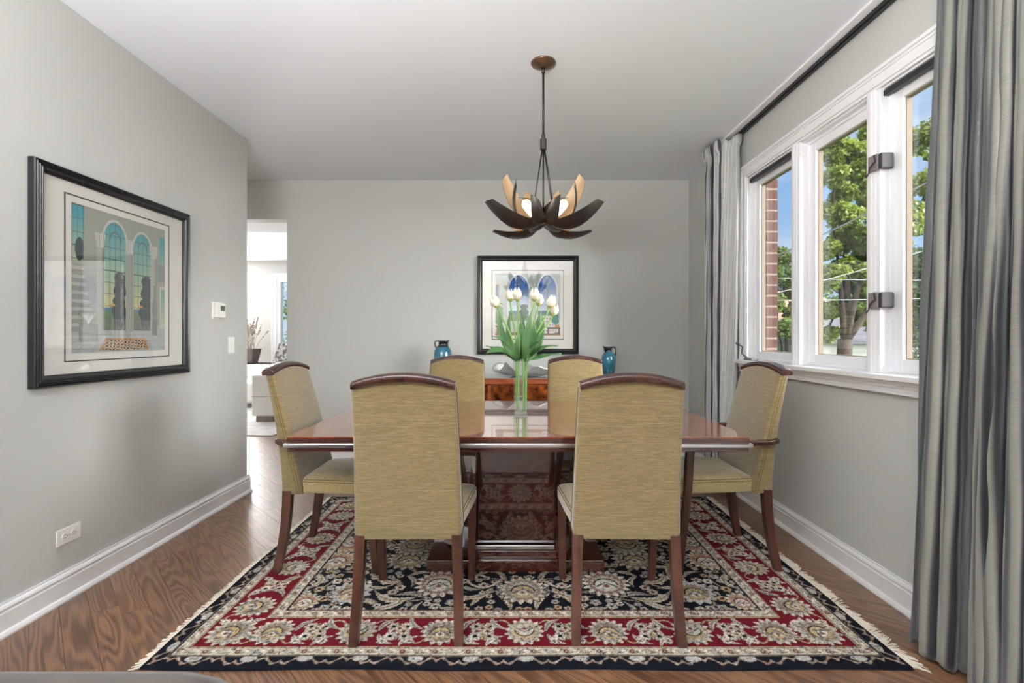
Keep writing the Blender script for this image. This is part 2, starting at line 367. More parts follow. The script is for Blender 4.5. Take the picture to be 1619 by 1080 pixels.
# baseboards
def baseboard(name, pts, h=.132):
    """profile swept along straight run; pts=((x,y),(x,y)), room side on the left of travel"""
    a, b = Vector(pts[0]), Vector(pts[1]); d = (b-a).normalized(); n = Vector((-d.y, d.x))
    prof = [(0, 0), (.032, 0), (.032, .008), (.026, .019), (.0165, .023), (.0165, h-.040), (.009, h-.037), (.009, h-.034), (.0155, h-.028), (.0165, h-.022), (.012, h-.013), (.006, h-.009), (.006, h), (0, h)]
    secs = [[(p.x+n.x*q[0], p.y+n.y*q[0], q[1]) for q in prof] for p in (a, b)]
    o = MB().loft(secs).build(name, 'white'); struct(o); return o
baseboard('baseboard_left', ((XL, 3.762), (XL, -2.6)))
o = baseboard('baseboard_left_end', ((-2.2, 3.745), (XL+.017, 3.745)))
baseboard('baseboard_right', ((XR, -2.6), (XR, YB)))
baseboard('baseboard_back', ((XR, YB), (-2.193, YB)))
baseboard('baseboard_living', ((-2.3, 9.75), (-7.3, 9.75)))

# fix normals of all shell pieces is not needed (double sided)
# ------------------------------------------------------------------ window, casing, sill
def profile_run(mb, prof, p0, p1, axis):
    pass
m = MB()
# casing: stepped bands (head, far side, near side)
def casing(y0, y1, z0, z1):
    m.box(XR-.016, XR, y0, y1, z0, z1)
F0, F1 = 1.58, 3.62
for dx, a, b in ((.030, 0, .018), (.022, .018, .030), (.016, .030, .062), (.020, .062, .078), (.012, .078, .092)):
    m.box(XR-dx, XR, F0+a, F1-a, 2.455-b, 2.455-a)              # head
    m.box(XR-dx, XR, F1-b, F1-a, 1.032, 2.455-b)                # far side
    m.box(XR-dx, XR, F0+a, F0+b, 1.032, 2.455-b)
struct(m.build('trim_2', 'white', bevel=.0025))
m = MB(); m.box(XR-.075, XR+.03, F0-.03, F1+.03, 1.008, 1.032)
for dx, z0, z1 in ((.045, .990, 1.008), (.034, .975, .990), (.022, .958, .975), (.030, .944, .958)):
    m.box(XR-dx, XR, F0, F1, z0, z1)
struct(m.build('window_sill', 'white', bevel=.003))
WX0, WX1, WG = XR+.004, XR+.125, XR+.082     # frame depth range and glass plane
m = MB()
m.box(WX0, WX1, OY0, 1.69, 1.036, OZ1); m.box(WX0, WX1, 3.53, OY1, 1.036, OZ1)
m.box(WX0, WX1, 1.69, 3.53, 2.355, OZ1); m.box(WX0, WX1, OY0, OY1, OZ0, 1.036)
for y in (2.30, 2.93):
    m.box(XR-.010, WX1, y-.046, y+.040, 1.032, 2.362); m.box(XR-.018, XR-.010, y-.026, y+.026, 1.032, 2.362); m.box(XR-.024, XR-.018, y-.010, y+.010, 1.032, 2.362)
struct(m.build('trim_3', 'vinyl', bevel=.003))
def window(idx, y0, y1, cassette, locks, crank):
    w = empty('window_%d' % idx, (0, 0, 0)); struct(w)
    z0, z1 = 1.036, 2.355; s = .062
    m = MB()
    for a, x0 in ((0, XR+.035), (.012, XR+.050)):
        b = a+.014 if a == 0 else s
        m.box(x0, XR+.092, y0+a, y0+b, z0+a, z1-a); m.box(x0, XR+.092, y1-b, y1-a, z0+a, z1-a)
        m.box(x0, XR+.092, y0+b, y1-b, z0+a, z0+b); m.box(x0, XR+.092, y0+b, y1-b, z1-b, z1-a)
    m.build('sash', 'vinyl', w, bevel=.003)
    m = MB(); q = .0045
    gx, gy = XR+.066, XR+.0915
    m.box(gx, gy, y0+s, y0+s+q, z0+s, z1-s); m.box(gx, gy, y1-s-q, y1-s, z0+s, z1-s); m.box(gx, gy, y0+s+q, y1-s-q, z1-s-q, z1-s); m.box(gx, gy, y0+s+q, y1-s-q, z0+s, z0+s+q)
    m.build('glazing_bead', 'mortar', w)
    MB().box(WG-.002, WG+.002, y0+s+.002, y1-s-.002, z0+s+.002, z1-s-.002).build('pane', 'glass', w)
    if cassette: MB().box(XR+.006, XR+.034, y0+.004, y1-.004, z1-.032, z1-.006).build('screen_cassette', 'track', w, bevel=.003)
    for z in locks:
        yc = y1+.012
        p = MB().box(XR-.032, XR-.024, yc-.030, yc+.030, z-.038, z+.038)
        l = p.build('sash_lock', 'latch', w, bevel=.003)
        MB().box(XR-.026, XR+.034, yc-.048, yc-.028, z-.036, z+.036).build('keeper', 'latchdark', l, bevel=.005)
        MB().tube([(XR-.034, yc-.012, z+.034), (XR-.038, yc-.024, z+.002), (XR-.040, yc+.006, z-.018), (XR-.042, yc+.012, z-.045), (XR-.046, yc+.022, z-.060)], [.003, .004, .004, .003, .004], 8).build('lever', 'latchdark', l, smooth=True)
    if crank:
        c = MB().box(XR-.045, XR+.005, y1-.14, y1-.02, 1.0325, 1.052).build('crank_base', 'latch', w, bevel=.006)
        MB().tube([(XR-.03, y1-.05, 1.05), (XR-.045, y1-.03, 1.066), (XR-.052, y1-.012, 1.078), (XR-.05, y1-.016, 1.13), (XR-.06, y1+.0, 1.142), (XR-.075, y1+.02, 1.150), (XR-.078, y1+.022, 1.162)], [.005, .005, .005, .005, .005, .006, .009], 8).build('crank_handle', 'latchdark', w, smooth=True)
    return w
window(1, 2.97, 3.53, True, [], True)
window(2, 2.34, 2.89, False, [], False)
window(3, 1.69, 2.26, True, [2.015, 1.372], False)

# brick return beyond the glass
MB().box(1.826, 1.902, 3.4685, 3.526, .9, 2.72).build('mortar_bed', 'mortar', wall_right)
bm_ = MB().box(-.0415, .0415, -.03, .03, -.0315, .0315)
src = bm_.build('brick', 'brick', wall_right, bevel=.002); src.location = (1.8635, 3.4955, 1.00)
z = 1.00
for i in range(21):
    z += .0765
    c = src.copy(); COL.objects.link(c); c.parent = wall_right; c.location = (1.8635+random.uniform(-.001, .001), 3.4955+random.uniform(-.0015, .0015), z)

# ------------------------------------------------------------------ curtain track
m = MB(); m.box(1.628, 1.70, .9, 4.05, CZ-.014, CZ)
t = m.build('curtain_track', 'white', bevel=.002)
tr = MB().box(1.690, 1.700, .9, 4.03, CZ-.030, CZ-.014); tr.box(1.70, 1.712, .9, 4.03, CZ-.026, CZ-.004); tr.box(1.672, 1.682, .9, 4.03, CZ-.026, CZ-.014)
tr.build('rail', 'track', t)
tag(t, 'long white ceiling track with black rail above the right-hand windows', 'curtain track')

# ------------------------------------------------------------------ curtains
def silk():
    m = attr_mat('striped_silk', .42, sheen=.3, spec=.5, noise=(30, .86, 1.10, (.6, .6, 14)), bump=(38, .3, .003, (.6, .6, 11)))
    return m
M['silk'] = silk()
M['lining'] = mat('curtain_lining', 'C8C4B8', .9)
def curtain(name, path_top, path_bot, z0, z1, nfold, amp_t, amp_b, hdr, seed, nz=90, nu=560, wide=(), dark=.7, wm=.45):
    r = np.random.default_rng(seed)
    u = np.linspace(0, 1, nu); v = np.linspace(0, 1, nz)
    wts = r.uniform(.6, 1.3, nfold); 
    for k, f_ in wide: wts[k] = f_
    kn = np.r_[0, np.cumsum(wts)]; kn /= kn[-1]
    ph = np.interp(u, kn, np.arange(nfold+1)*2*PI)
    am = np.interp(u, (kn[1:]+kn[:-1])/2, r.uniform(.65, 1.2, nfold))
    wd = np.zeros(nu)
    for k, f_ in wide: wd[(u > kn[k]) & (u < kn[k+1])] = 1
    wd = np.convolve(np.pad(wd, 6, mode='edge'), np.ones(13)/13, 'valid')
    ext = r.uniform(0, 2*PI, 6)
    def pth(P, s):
        P = np.array(P); d = np.r_[0, np.cumsum(np.hypot(*np.diff(P, axis=0).T))]; d /= d[-1]
        return np.stack([np.interp(s, d, P[:, 0]), np.interp(s, d, P[:, 1])], -1)
    T = pth(path_top, u); B = pth(path_bot, u)
    tang = np.gradient(B, axis=0); tang /= np.linalg.norm(tang, axis=1, keepdims=True); nor = np.stack([-tang[:, 1], tang[:, 0]], -1)
    V = np.zeros((nz, nu, 3)); C = np.zeros((nz, nu, 3))
    for i, s in enumerate(v):
        a = amp_t + (amp_b-amp_t)*min(1, s*1.4)
        wob = .35*np.sin(2.3*s*PI + u*13+ext[0])*min(1, s*2) + .22*np.sin(7*s+u*31+ext[1])*min(1, s*2)
        q = ph+wob
        c_ = (1+np.cos(q))/2                      # 0 at a ridge, 1 in a valley
        f = -(1-2*c_**1.0)
        f = np.where(wd > .5, -.2+.5*np.cos(q)*.6, -np.sign(np.cos(q))*np.abs(np.cos(q))**.7)*-1*(1-0*wd)
        P = T*(1-s) + B*s
        g = np.sin(2*q)*a*.42*(1-.7*wd)
        if hdr and s < .06:
            f = f*(1.0+.9*(1-s/.06)) if s < .03 else f*.75
            g = g*(1+1.0*(1-s/.06))
        small = .0035*np.sin(u*90+s*21+ext[2])*np.sin(s*17+u*9)
        P = P + nor*(f*a*am+small)[:, None] + tang*g[:, None]
        zz = z1 - s*(z1-z0)
        V[i, :, 0] = P[:, 0]; V[i, :, 1] = P[:, 1]; V[i, :, 2] = zz + (.010*np.sin(ph*2) if (hdr and i < 3) else 0)
    # colour keyed to the folds: pale on the crests, dark bands on the flanks
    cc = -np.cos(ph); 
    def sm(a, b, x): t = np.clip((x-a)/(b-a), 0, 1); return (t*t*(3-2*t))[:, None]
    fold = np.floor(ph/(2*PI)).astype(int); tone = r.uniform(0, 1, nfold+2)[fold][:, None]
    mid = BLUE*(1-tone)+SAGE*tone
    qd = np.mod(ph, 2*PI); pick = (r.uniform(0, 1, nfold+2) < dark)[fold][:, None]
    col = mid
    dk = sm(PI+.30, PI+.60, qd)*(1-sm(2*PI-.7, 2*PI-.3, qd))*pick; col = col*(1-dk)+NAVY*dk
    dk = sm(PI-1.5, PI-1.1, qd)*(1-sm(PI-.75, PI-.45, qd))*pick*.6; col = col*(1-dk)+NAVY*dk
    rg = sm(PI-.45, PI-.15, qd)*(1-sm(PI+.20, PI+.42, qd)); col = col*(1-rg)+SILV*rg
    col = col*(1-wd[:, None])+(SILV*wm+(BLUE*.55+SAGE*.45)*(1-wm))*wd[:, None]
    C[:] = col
    idx = np.arange(nz*nu).reshape(nz, nu)
    F = np.stack([idx[:-1, :-1], idx[:-1, 1:], idx[1:, 1:], idx[1:, :-1]], -1).reshape(-1, 4)
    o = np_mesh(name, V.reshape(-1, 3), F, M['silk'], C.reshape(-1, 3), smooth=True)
    sol = o.modifiers.new('cloth_thickness', 'SOLIDIFY'); sol.thickness = .0018
    return o
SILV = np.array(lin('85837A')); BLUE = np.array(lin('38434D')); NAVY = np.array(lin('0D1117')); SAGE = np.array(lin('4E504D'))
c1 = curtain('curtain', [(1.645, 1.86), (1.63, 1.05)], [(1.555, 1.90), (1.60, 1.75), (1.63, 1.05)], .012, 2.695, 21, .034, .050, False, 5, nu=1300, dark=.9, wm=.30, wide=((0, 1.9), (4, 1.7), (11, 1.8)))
tag(c1, 'large striped grey silk curtain hanging nearest, covering the edge of the windows', 'curtain', 'striped silk curtains')
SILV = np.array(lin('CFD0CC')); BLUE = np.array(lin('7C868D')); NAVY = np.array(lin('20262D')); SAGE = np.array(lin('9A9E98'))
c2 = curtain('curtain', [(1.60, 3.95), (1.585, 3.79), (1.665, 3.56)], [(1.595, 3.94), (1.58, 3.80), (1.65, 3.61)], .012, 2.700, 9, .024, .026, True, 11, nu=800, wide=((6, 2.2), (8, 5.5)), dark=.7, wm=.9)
tag(c2, 'silver striped silk curtain with pleated heading in the far corner beside the windows', 'curtain', 'striped silk curtains')

# ------------------------------------------------------------------ rug
def make_rug():
    L, Wd, T = 2.79, 1.866, .012
    nx, ny = 820, 548
    gx = np.linspace(-L/2, L/2, nx); gy = np.linspace(-Wd/2, Wd/2, ny)
    X, Y = np.meshgrid(gx, gy)
    C = np.zeros((ny, nx, 3))
    h = lambda s: np.array(lin(s))
    BLK, RED, CRM, TAN, GLD, GRY, BLU, WHT, PNK = h('11141B'), h('621320'), h('BFB5A2'), h('8A7A68'), h('B09A70'), h('A3A09A'), h('4E5C69'), h('D6D0C3'), h('97695E')
    d = np.minimum(L/2-np.abs(X), Wd/2-np.abs(Y))
    side = (L/2-np.abs(X)) < (Wd/2-np.abs(Y))
    s = np.where(side, Y, X)
    C[:] = BLK
    def band(a, b, c): C[(d >= a) & (d < b)] = c
    band(.060, .113, CRM); band(.113, .311, RED); band(.311, .363, CRM)
    for a, c in ((.058, TAN), (.064, BLK), (.108, PNK), (.113, GLD), (.307, GLD), (.312, PNK), (.358, PNK), (.363, BLK)): band(a, a+.0042, c)
    # outer black guard: reciprocal s-scrolls and buds
    q = (s/.082) % 1.0; k = np.floor(s/.082)
    t = (d-.012)/.046
    yv = .5+.34*np.sin(2*PI*q)*np.where(k % 2 == 0, 1, -1)
    msk = (d > .012) & (d < .058) & (np.abs(t-yv) < .14+.05*np.cos(6*PI*q)); C[msk] = np.where((k % 3 == 0)[..., None], TAN, TAN*.7+PNK*.3+.02)[msk]
    q2 = ((s+.10)/.205) % 1.0-.5
    msk = (d > .030) & (d < .058) & (np.hypot(q2*.205/.030, (d-.047)/.018) < 1); C[msk] = GRY
    # cream guards with small motifs
    for a, b, per in ((.068, .106, .062), (.318, .356, .058)):
        c0 = (a+b)/2; hw = (b-a)/2; qq = (s/per) % 1.0-.5; kk = np.floor(s/per)
        wav = .45*np.sin(2*PI*s/per)*hw
        msk = (d > a) & (d < b) & (np.abs(d-c0-wav) < .0028); C[msk] = TAN*.7
        r = np.hypot(qq*per, d-c0); th = np.arctan2(d-c0, qq*per)
        fl = r < .013+.003*np.cos(5*th); C[fl & (d > a) & (d < b)] = GRY*1.05
        C[(r < .0095) & (r > .0055) & (kk % 2 == 0) & (d > a)] = RED
        C[(r < .004)] = GLD
        qb = ((s+per/2)/per) % 1.0-.5; r = np.hypot(qb*per*.8, d-c0-.004); C[(r < .008) & (d > a) & (d < b)] = WHT
    def stamp(cx, cy_, ang, R, fn, flip=1, lim=None):
        rr = R*1.5
        i0, i1 = np.searchsorted(gx, [cx-rr, cx+rr]); j0, j1 = np.searchsorted(gy, [cy_-rr, cy_+rr])
        if i1 <= i0 or j1 <= j0: return
        x = X[j0:j1, i0:i1]-cx; y = Y[j0:j1, i0:i1]-cy_; ca, sa = math.cos(ang), math.sin(ang)
        u = (x*ca+y*sa)/R; v = (-x*sa+y*ca)/R*flip
        sub = C[j0:j1, i0:i1]; dd = d[j0:j1, i0:i1]
        ok = np.ones_like(dd, bool) if lim is None else (dd > lim[0]) & (dd < lim[1])
        for mk, col in fn(u, v): sub[mk & ok] = col
    def palm(c1, c2, c3, core, nl=15, outline=None):
        def fn(u, v):
            r = np.hypot(u, v*.92); th = np.arctan2(v, u+1e-9)
            Ro = .90+.10*np.cos(nl*th)
            out = [] if outline is None else [(r < Ro+.07, outline)]
            out += [(r < Ro, c1), ((r < Ro-.05) & (np.cos(nl*th) < -.35), c2), (r < .66+.05*np.cos(nl*th), c2), (r < .60+.05*np.cos(nl*th), c3)]
            r2 = np.hypot(u, v-.12); out += [((r2 < .50+.04*np.cos(9*th)), core), ((r2 < .50) & (r2 > .44) & (np.sin(th) < .3), BLK)]
            out += [((np.abs(v+.05-np.abs(u)*.75) < .05) & (np.abs(u) < .42), BLU), ((np.hypot(u, v-.22) < .22+.04*np.cos(6*th)), WHT), ((np.hypot(u, v-.22) < .12), PNK if core is not GLD else GLD), ((np.hypot(u, v-.22) < .05), RED)]
            return out
        return fn
    def ros(c1, core, n=6):
        def fn(u, v):
            r = np.hypot(u, v); th = np.arctan2(v, u+1e-9); Ro = .68+.30*np.abs(np.cos(n/2*th))
            return [(r < Ro, c1), ((r < Ro-.12) & (np.abs(np.sin(n/2*th)) < .22), TAN), (r < .30, core), (r < .14, BLK)]
        return fn
    def acan(c1, c2, bend=.35, wd_=.26):
        def fn(u, v):
            t = (u+1)/2; tt = np.clip(t, 0, 1); v0 = bend*np.sin(PI*tt)-bend*.5
            w = wd_*np.sin(PI*tt**.8)**.8*(.72+.28*((tt*9+np.abs(v-v0)*1.5) % 1.0))
            ins = (t > 0) & (t < 1)
            return [(ins & (np.abs(v-v0) < w), c1), (ins & (np.abs(v-v0) < w*.45) & ((tt*9) % 1 < .5), c2), (ins & (np.abs(v-v0) < .018), TAN*.7)]
        return fn
    def vine(pts, w, col, lim=None):
        P = np.array(pts); n = len(P)
        from math import ceil
        tt = np.linspace(0, n-1, (n-1)*14); 
        # catmull-rom
        out = []
        for q in tt:
            i = min(int(q), n-2); f = q-i; p0, p1, p2, p3 = P[max(i-1, 0)], P[i], P[i+1], P[min(i+2, n-1)]
            out.append(.5*((2*p1)+(-p0+p2)*f+(2*p0-5*p1+4*p2-p3)*f*f+(-p0+3*p1-3*p2+p3)*f**3))
        for a in out:
            i0, i1 = np.searchsorted(gx, [a[0]-w, a[0]+w]); j0, j1 = np.searchsorted(gy, [a[1]-w, a[1]+w])
            mk = np.hypot(X[j0:j1, i0:i1]-a[0], Y[j0:j1, i0:i1]-a[1]) < w
            if lim is not None: mk &= (d[j0:j1, i0:i1] > lim[0]) & (d[j0:j1, i0:i1] < lim[1])
            C[j0:j1, i0:i1][mk] = col
    # red border
    dm = .212; lim = (.119, .305)
    def along(L_, n, place):
        st = L_/n
        for i in range(n): place(-L_/2+st*(i+.5), i, st)
    def side_place(sgn, horiz):
        half = (L/2 if horiz else Wd/2)-.212
        n = 7 if horiz else 4
        st = 2*half/n
        def pos(a, t):     # a along, t distance from the edge
            if horiz: return (a, sgn*(Wd/2-t))
            return (sgn*(L/2-t), a)
        ang = (0 if sgn < 0 else PI) if horiz else (-PI/2 if sgn < 0 else PI/2)
        for i in range(n):
            a0 = -half+st*(i+.5)
            for e_ in (-1, 1):
                vine([pos(a0+e_*.02, dm), pos(a0+e_*.09, dm+.075*(1 if i % 2 else -1)), pos(a0+e_*.15, dm+.03), pos(a0+e_*st*.5, dm-.05*(1 if i % 2 else -1))], .0045, GLD*.9, lim)
                p = pos(a0+e_*st*.33, dm+.05); stamp(*p, ang+e_*.9, .055, acan(CRM, BLU*1.2), e_, lim)
                p = pos(a0+e_*st*.36, dm-.055); stamp(*p, ang-e_*.7, .048, acan(WHT, GRY), -e_, lim)
                p = pos(a0+e_*st*.44, dm-.0); stamp(*p, ang+.3*e_, .026, ros(CRM, RED, 5), 1, lim)
                p = pos(a0+e_*.115, dm-.062); stamp(*p, ang, .020, ros(WHT, PNK, 5), 1, lim)
            p = pos(a0, dm); even = (i % 2 == 0) == horiz
            stamp(*p, ang + (0 if i % 2 else PI), .082, palm(CRM, GRY, GLD if i % 2 else TAN, CRM if i % 2 else GLD), 1, lim)
            p = pos(a0+st*.5, dm)
            if i < n-1:
                for e1 in (-1, 1):
                    for e2 in (-1, 1):
                        p = pos(a0+st*.5+e1*.028, dm+e2*.032); stamp(*p, ang+e1, .030, ros(WHT if e1*e2 > 0 else CRM, BLK, 6), 1, lim)
    for sg in (-1, 1): side_place(sg, True); side_place(sg, False)
    for sx in (-1, 1):
        for sy in (-1, 1):
            cx, cy_ = sx*(L/2-dm), sy*(Wd/2-dm)
            stamp(cx, cy_, math.atan2(-sy, -sx)+PI/2, .088, palm(CRM, GRY, TAN, GLD), 1, lim)
            stamp(cx-sx*.11, cy_+sy*.03, sy*.3, .06, acan(CRM, BLU), sy, lim)
    # field
    FX, FY = L/2-.363, Wd/2-.363; fl = (.368, 9)
    items = []
    def sym(x, y, ang, R, fn, flip=1):
        for sx in (-1, 1):
            for sy in (-1, 1):
                if (abs(x) < 1e-6 and sx < 0) or (abs(y) < 1e-6 and sy < 0): continue
                a = ang
                if sx < 0: a = PI-a
                if sy < 0: a = -a
                stamp(sx*x, sy*y, a, R, fn, flip*sx*sy, fl)
        items.append((x, y, R))
    def symp(x, y, R, fn, up=True):       # palmettes (mirror symmetric)
        for sx in ((-1, 1) if x > 1e-6 else (1,)):
            for sy in ((-1, 1) if y > 1e-6 else (1,)):
                stamp(sx*x, sy*y, 0 if sy > 0 else PI, R, fn, 1, fl)
        items.append((x, y, R))
    def symv(pts, w, col):
        for sx in (-1, 1):
            for sy in (-1, 1): vine([(sx*a, sy*b) for a, b in pts], w, col, fl)
    VI = TAN*1.25
    symv([(0, .42), (.12, .30), (.30, .33), (.38, .45), (.52, .50)], .0055, VI)
    symv([(.38, .20), (.50, .30), (.45, .42), (.33, .40), (.32, .32), (.37, .30)], .0065, CRM)
    symv([(0, .12), (.14, .20), (.26, .15), (.34, .05), (.50, .02), (.70, .10), (.80, .25), (.72, .38), (.62, .35), (.64, .27)], .006, VI)
    symv([(.70, .10), (.86, .06), (.98, .16), (.92, .30), (.96, .44), (.84, .50)], .0055, VI)
    symv([(.14, .20), (.10, .30), (.18, .38), (.26, .33), (.22, .26), (.17, .29)], .0075, CRM)
    # density fill first
    r = np.random.default_rng(3); pts = []
    for _ in range(4000):
        x, y = r.uniform(0, FX), r.uniform(0, FY); R = r.choice([.020, .028, .040, .055])
        if all(math.hypot(x-a, y-b) > (R+c)*.84 for a, b, c in pts) and not (x < R*.8 or y < R*.8):
            pts.append((x, y, R))
    big = [(0, .40, .115), (.40, .34, .12), (.80, .42, .10), (.98, .10, .105), (.60, .08, .12), (.22, .03, .10), (.0, .0, .14), (.98, .50, .07)]
    for x, y, R in pts:
        if any(math.hypot(x-a, y-b) < c*.9 for a, b, c in big): continue
        k_ = r.integers(0, 5); a = r.uniform(0, 2*PI)
        if R < .03: sym(x, y, a, R, ros([CRM, WHT, GRY, GLD, CRM][k_], [RED, PNK, GLD, RED, BLU][k_], 5+k_ % 2))
        else: sym(x, y, a, R*1.5, acan([CRM, GRY, WHT, TAN*1.2, CRM][k_], [GLD, CRM, TAN, WHT, GRY][k_], r.uniform(-.5, .5), .26))
    for i, (x, y, R) in enumerate(big):
        symp(x, y, R, palm([CRM, WHT, GRY*1.1, CRM][i % 4], [TAN, PNK, GRY, GLD][i % 4], [GRY, CRM, TAN, PNK*1.2][i % 4], [GLD, WHT, GLD, CRM][i % 4], 17 if R > .1 else 13, outline=BLK))
    for x, y, a, R in ((.22, .44, .4, .10), (.60, .46, -.3, .11), (.20, .20, 1.2, .09), (.78, .20, 2.2, .11), (.42, .14, .6, .08), (.66, .30, -.7, .09), (1.0, .32, 1.6, .08)):
        sym(x, y, a, R, acan(CRM, GLD, .5, .22))
    # fine variegation inside the pale motifs, like the knots of the pile
    def smooth(a):
        for _ in range(2): a = (a+np.roll(a, 1, 0)+np.roll(a, -1, 0)+np.roll(a, 1, 1)+np.roll(a, -1, 1))/5
        return a/a.std()
    lum = C.sum(-1); pale = lum > .45
    n_ = smooth(rng.normal(size=(ny, nx))); m1 = pale & (n_ > 1.15); C[m1] = C[m1]*.45+TAN*.18
    m2 = pale & (n_ < -1.25); C[m2] = C[m2]*.55+WHT*.45
    n_ = smooth(rng.normal(size=(ny, nx))); m3 = pale & (n_ > 1.75); C[m3] = BLU*.8
    m4 = pale & (n_ < -1.85); C[m4] = PNK*.8
    gx_ = np.abs(lum-np.roll(lum, 1, 1))+np.abs(lum-np.roll(lum, 1, 0)); ed = (gx_ > .25) & pale; C[ed] *= .62
    # thread variation
    nse = rng.normal(1, .10, (ny, nx, 1)); C *= np.clip(nse, .6, 1.4)
    low = np.kron(rng.normal(1, .08, (28, 1, 1)), np.ones((20, 1, 1)))[:ny]; C *= low
    C *= 1.12
    Z = T + rng.uniform(-.0006, .0006, (ny, nx)); edge = np.minimum(1, d/.006); Z = Z*(.35+.65*np.sqrt(np.clip(edge, 0, 1)))
    lum = C.sum(-1); 
    Yw = Y + .004*np.sin(X*7)*(np.abs(Y)/(Wd/2))**8; Xw = X + .003*np.sin(Y*11)*(np.abs(X)/(L/2))**8
    V = np.stack([Xw, Yw, Z], -1).reshape(-1, 3); idx = np.arange(nx*ny).reshape(ny, nx)
    F = np.stack([idx[:-1, :-1], idx[:-1, 1:], idx[1:, 1:], idx[1:, :-1]], -1).reshape(-1, 4)
    # skirt to the floor
    bd = np.concatenate([idx[0, :], idx[1:, -1], idx[-1, -2::-1], idx[-2:0:-1, 0]])
    base = len(V); SV = V[bd].copy(); SV[:, 2] = .0005; V = np.vstack([V, SV]); C2 = np.vstack([C.reshape(-1, 3), C.reshape(-1, 3)[bd]])
    nb = len(bd); ii = np.arange(nb); jj = (ii+1) % nb
    F = np.vstack([F, np.stack([bd[ii], base+ii, base+jj, bd[jj]], -1)])
    me_m = attr_mat('rug_wool', .95, sheen=.0, bump=(700, .5, .003), spec=.1, noise=(420, .78, 1.2, (1, 1, 1)))
    o = np_mesh('rug', V, F, me_m, C2, smooth=True)
    o.location = (.050, 2.673, 0)
    tag(o, 'patterned wool area rug, red and black floral, under the dining table', 'rug')
    # fringe
    m = MB(); fr = np.random.default_rng(9)
    for sg in (-1, 1):
        yy = -Wd/2+.006
        while yy < Wd/2-.004:
            ln = fr.uniform(.022, .040) if sg < 0 else fr.uniform(.030, .062)
            bend = (.010*math.sin(yy*9)+fr.normal(0, .006)) if sg < 0 else (.030*math.sin(yy*23)+.012*math.sin(yy*61)+fr.normal(0, .008))
            w = fr.uniform(.0018, .003); hz = fr.uniform(.003, .009) if sg > 0 else fr.uniform(.002, .005)
            x0 = sg*(L/2-.002)
            P = [(x0, yy, .007), (x0+sg*ln*.5, yy+bend*.4, hz), (x0+sg*ln, yy+bend, .0015)]
            vs = []
            for x, y, z in P: vs += [(x, y-w, z), (x, y, z+w*.8), (x, y+w, z)]
            m.add(vs, [(0, 3, 4, 1), (1, 4, 5, 2), (3, 6, 7, 4), (4, 7, 8, 5)])
            yy += .0034
    f = m.build('fringe', 'fringe', o, smooth=True); f['kind'] = 'stuff'; f['label'] = 'cream cotton fringe'
    return o
make_rug()
RZ = .0125

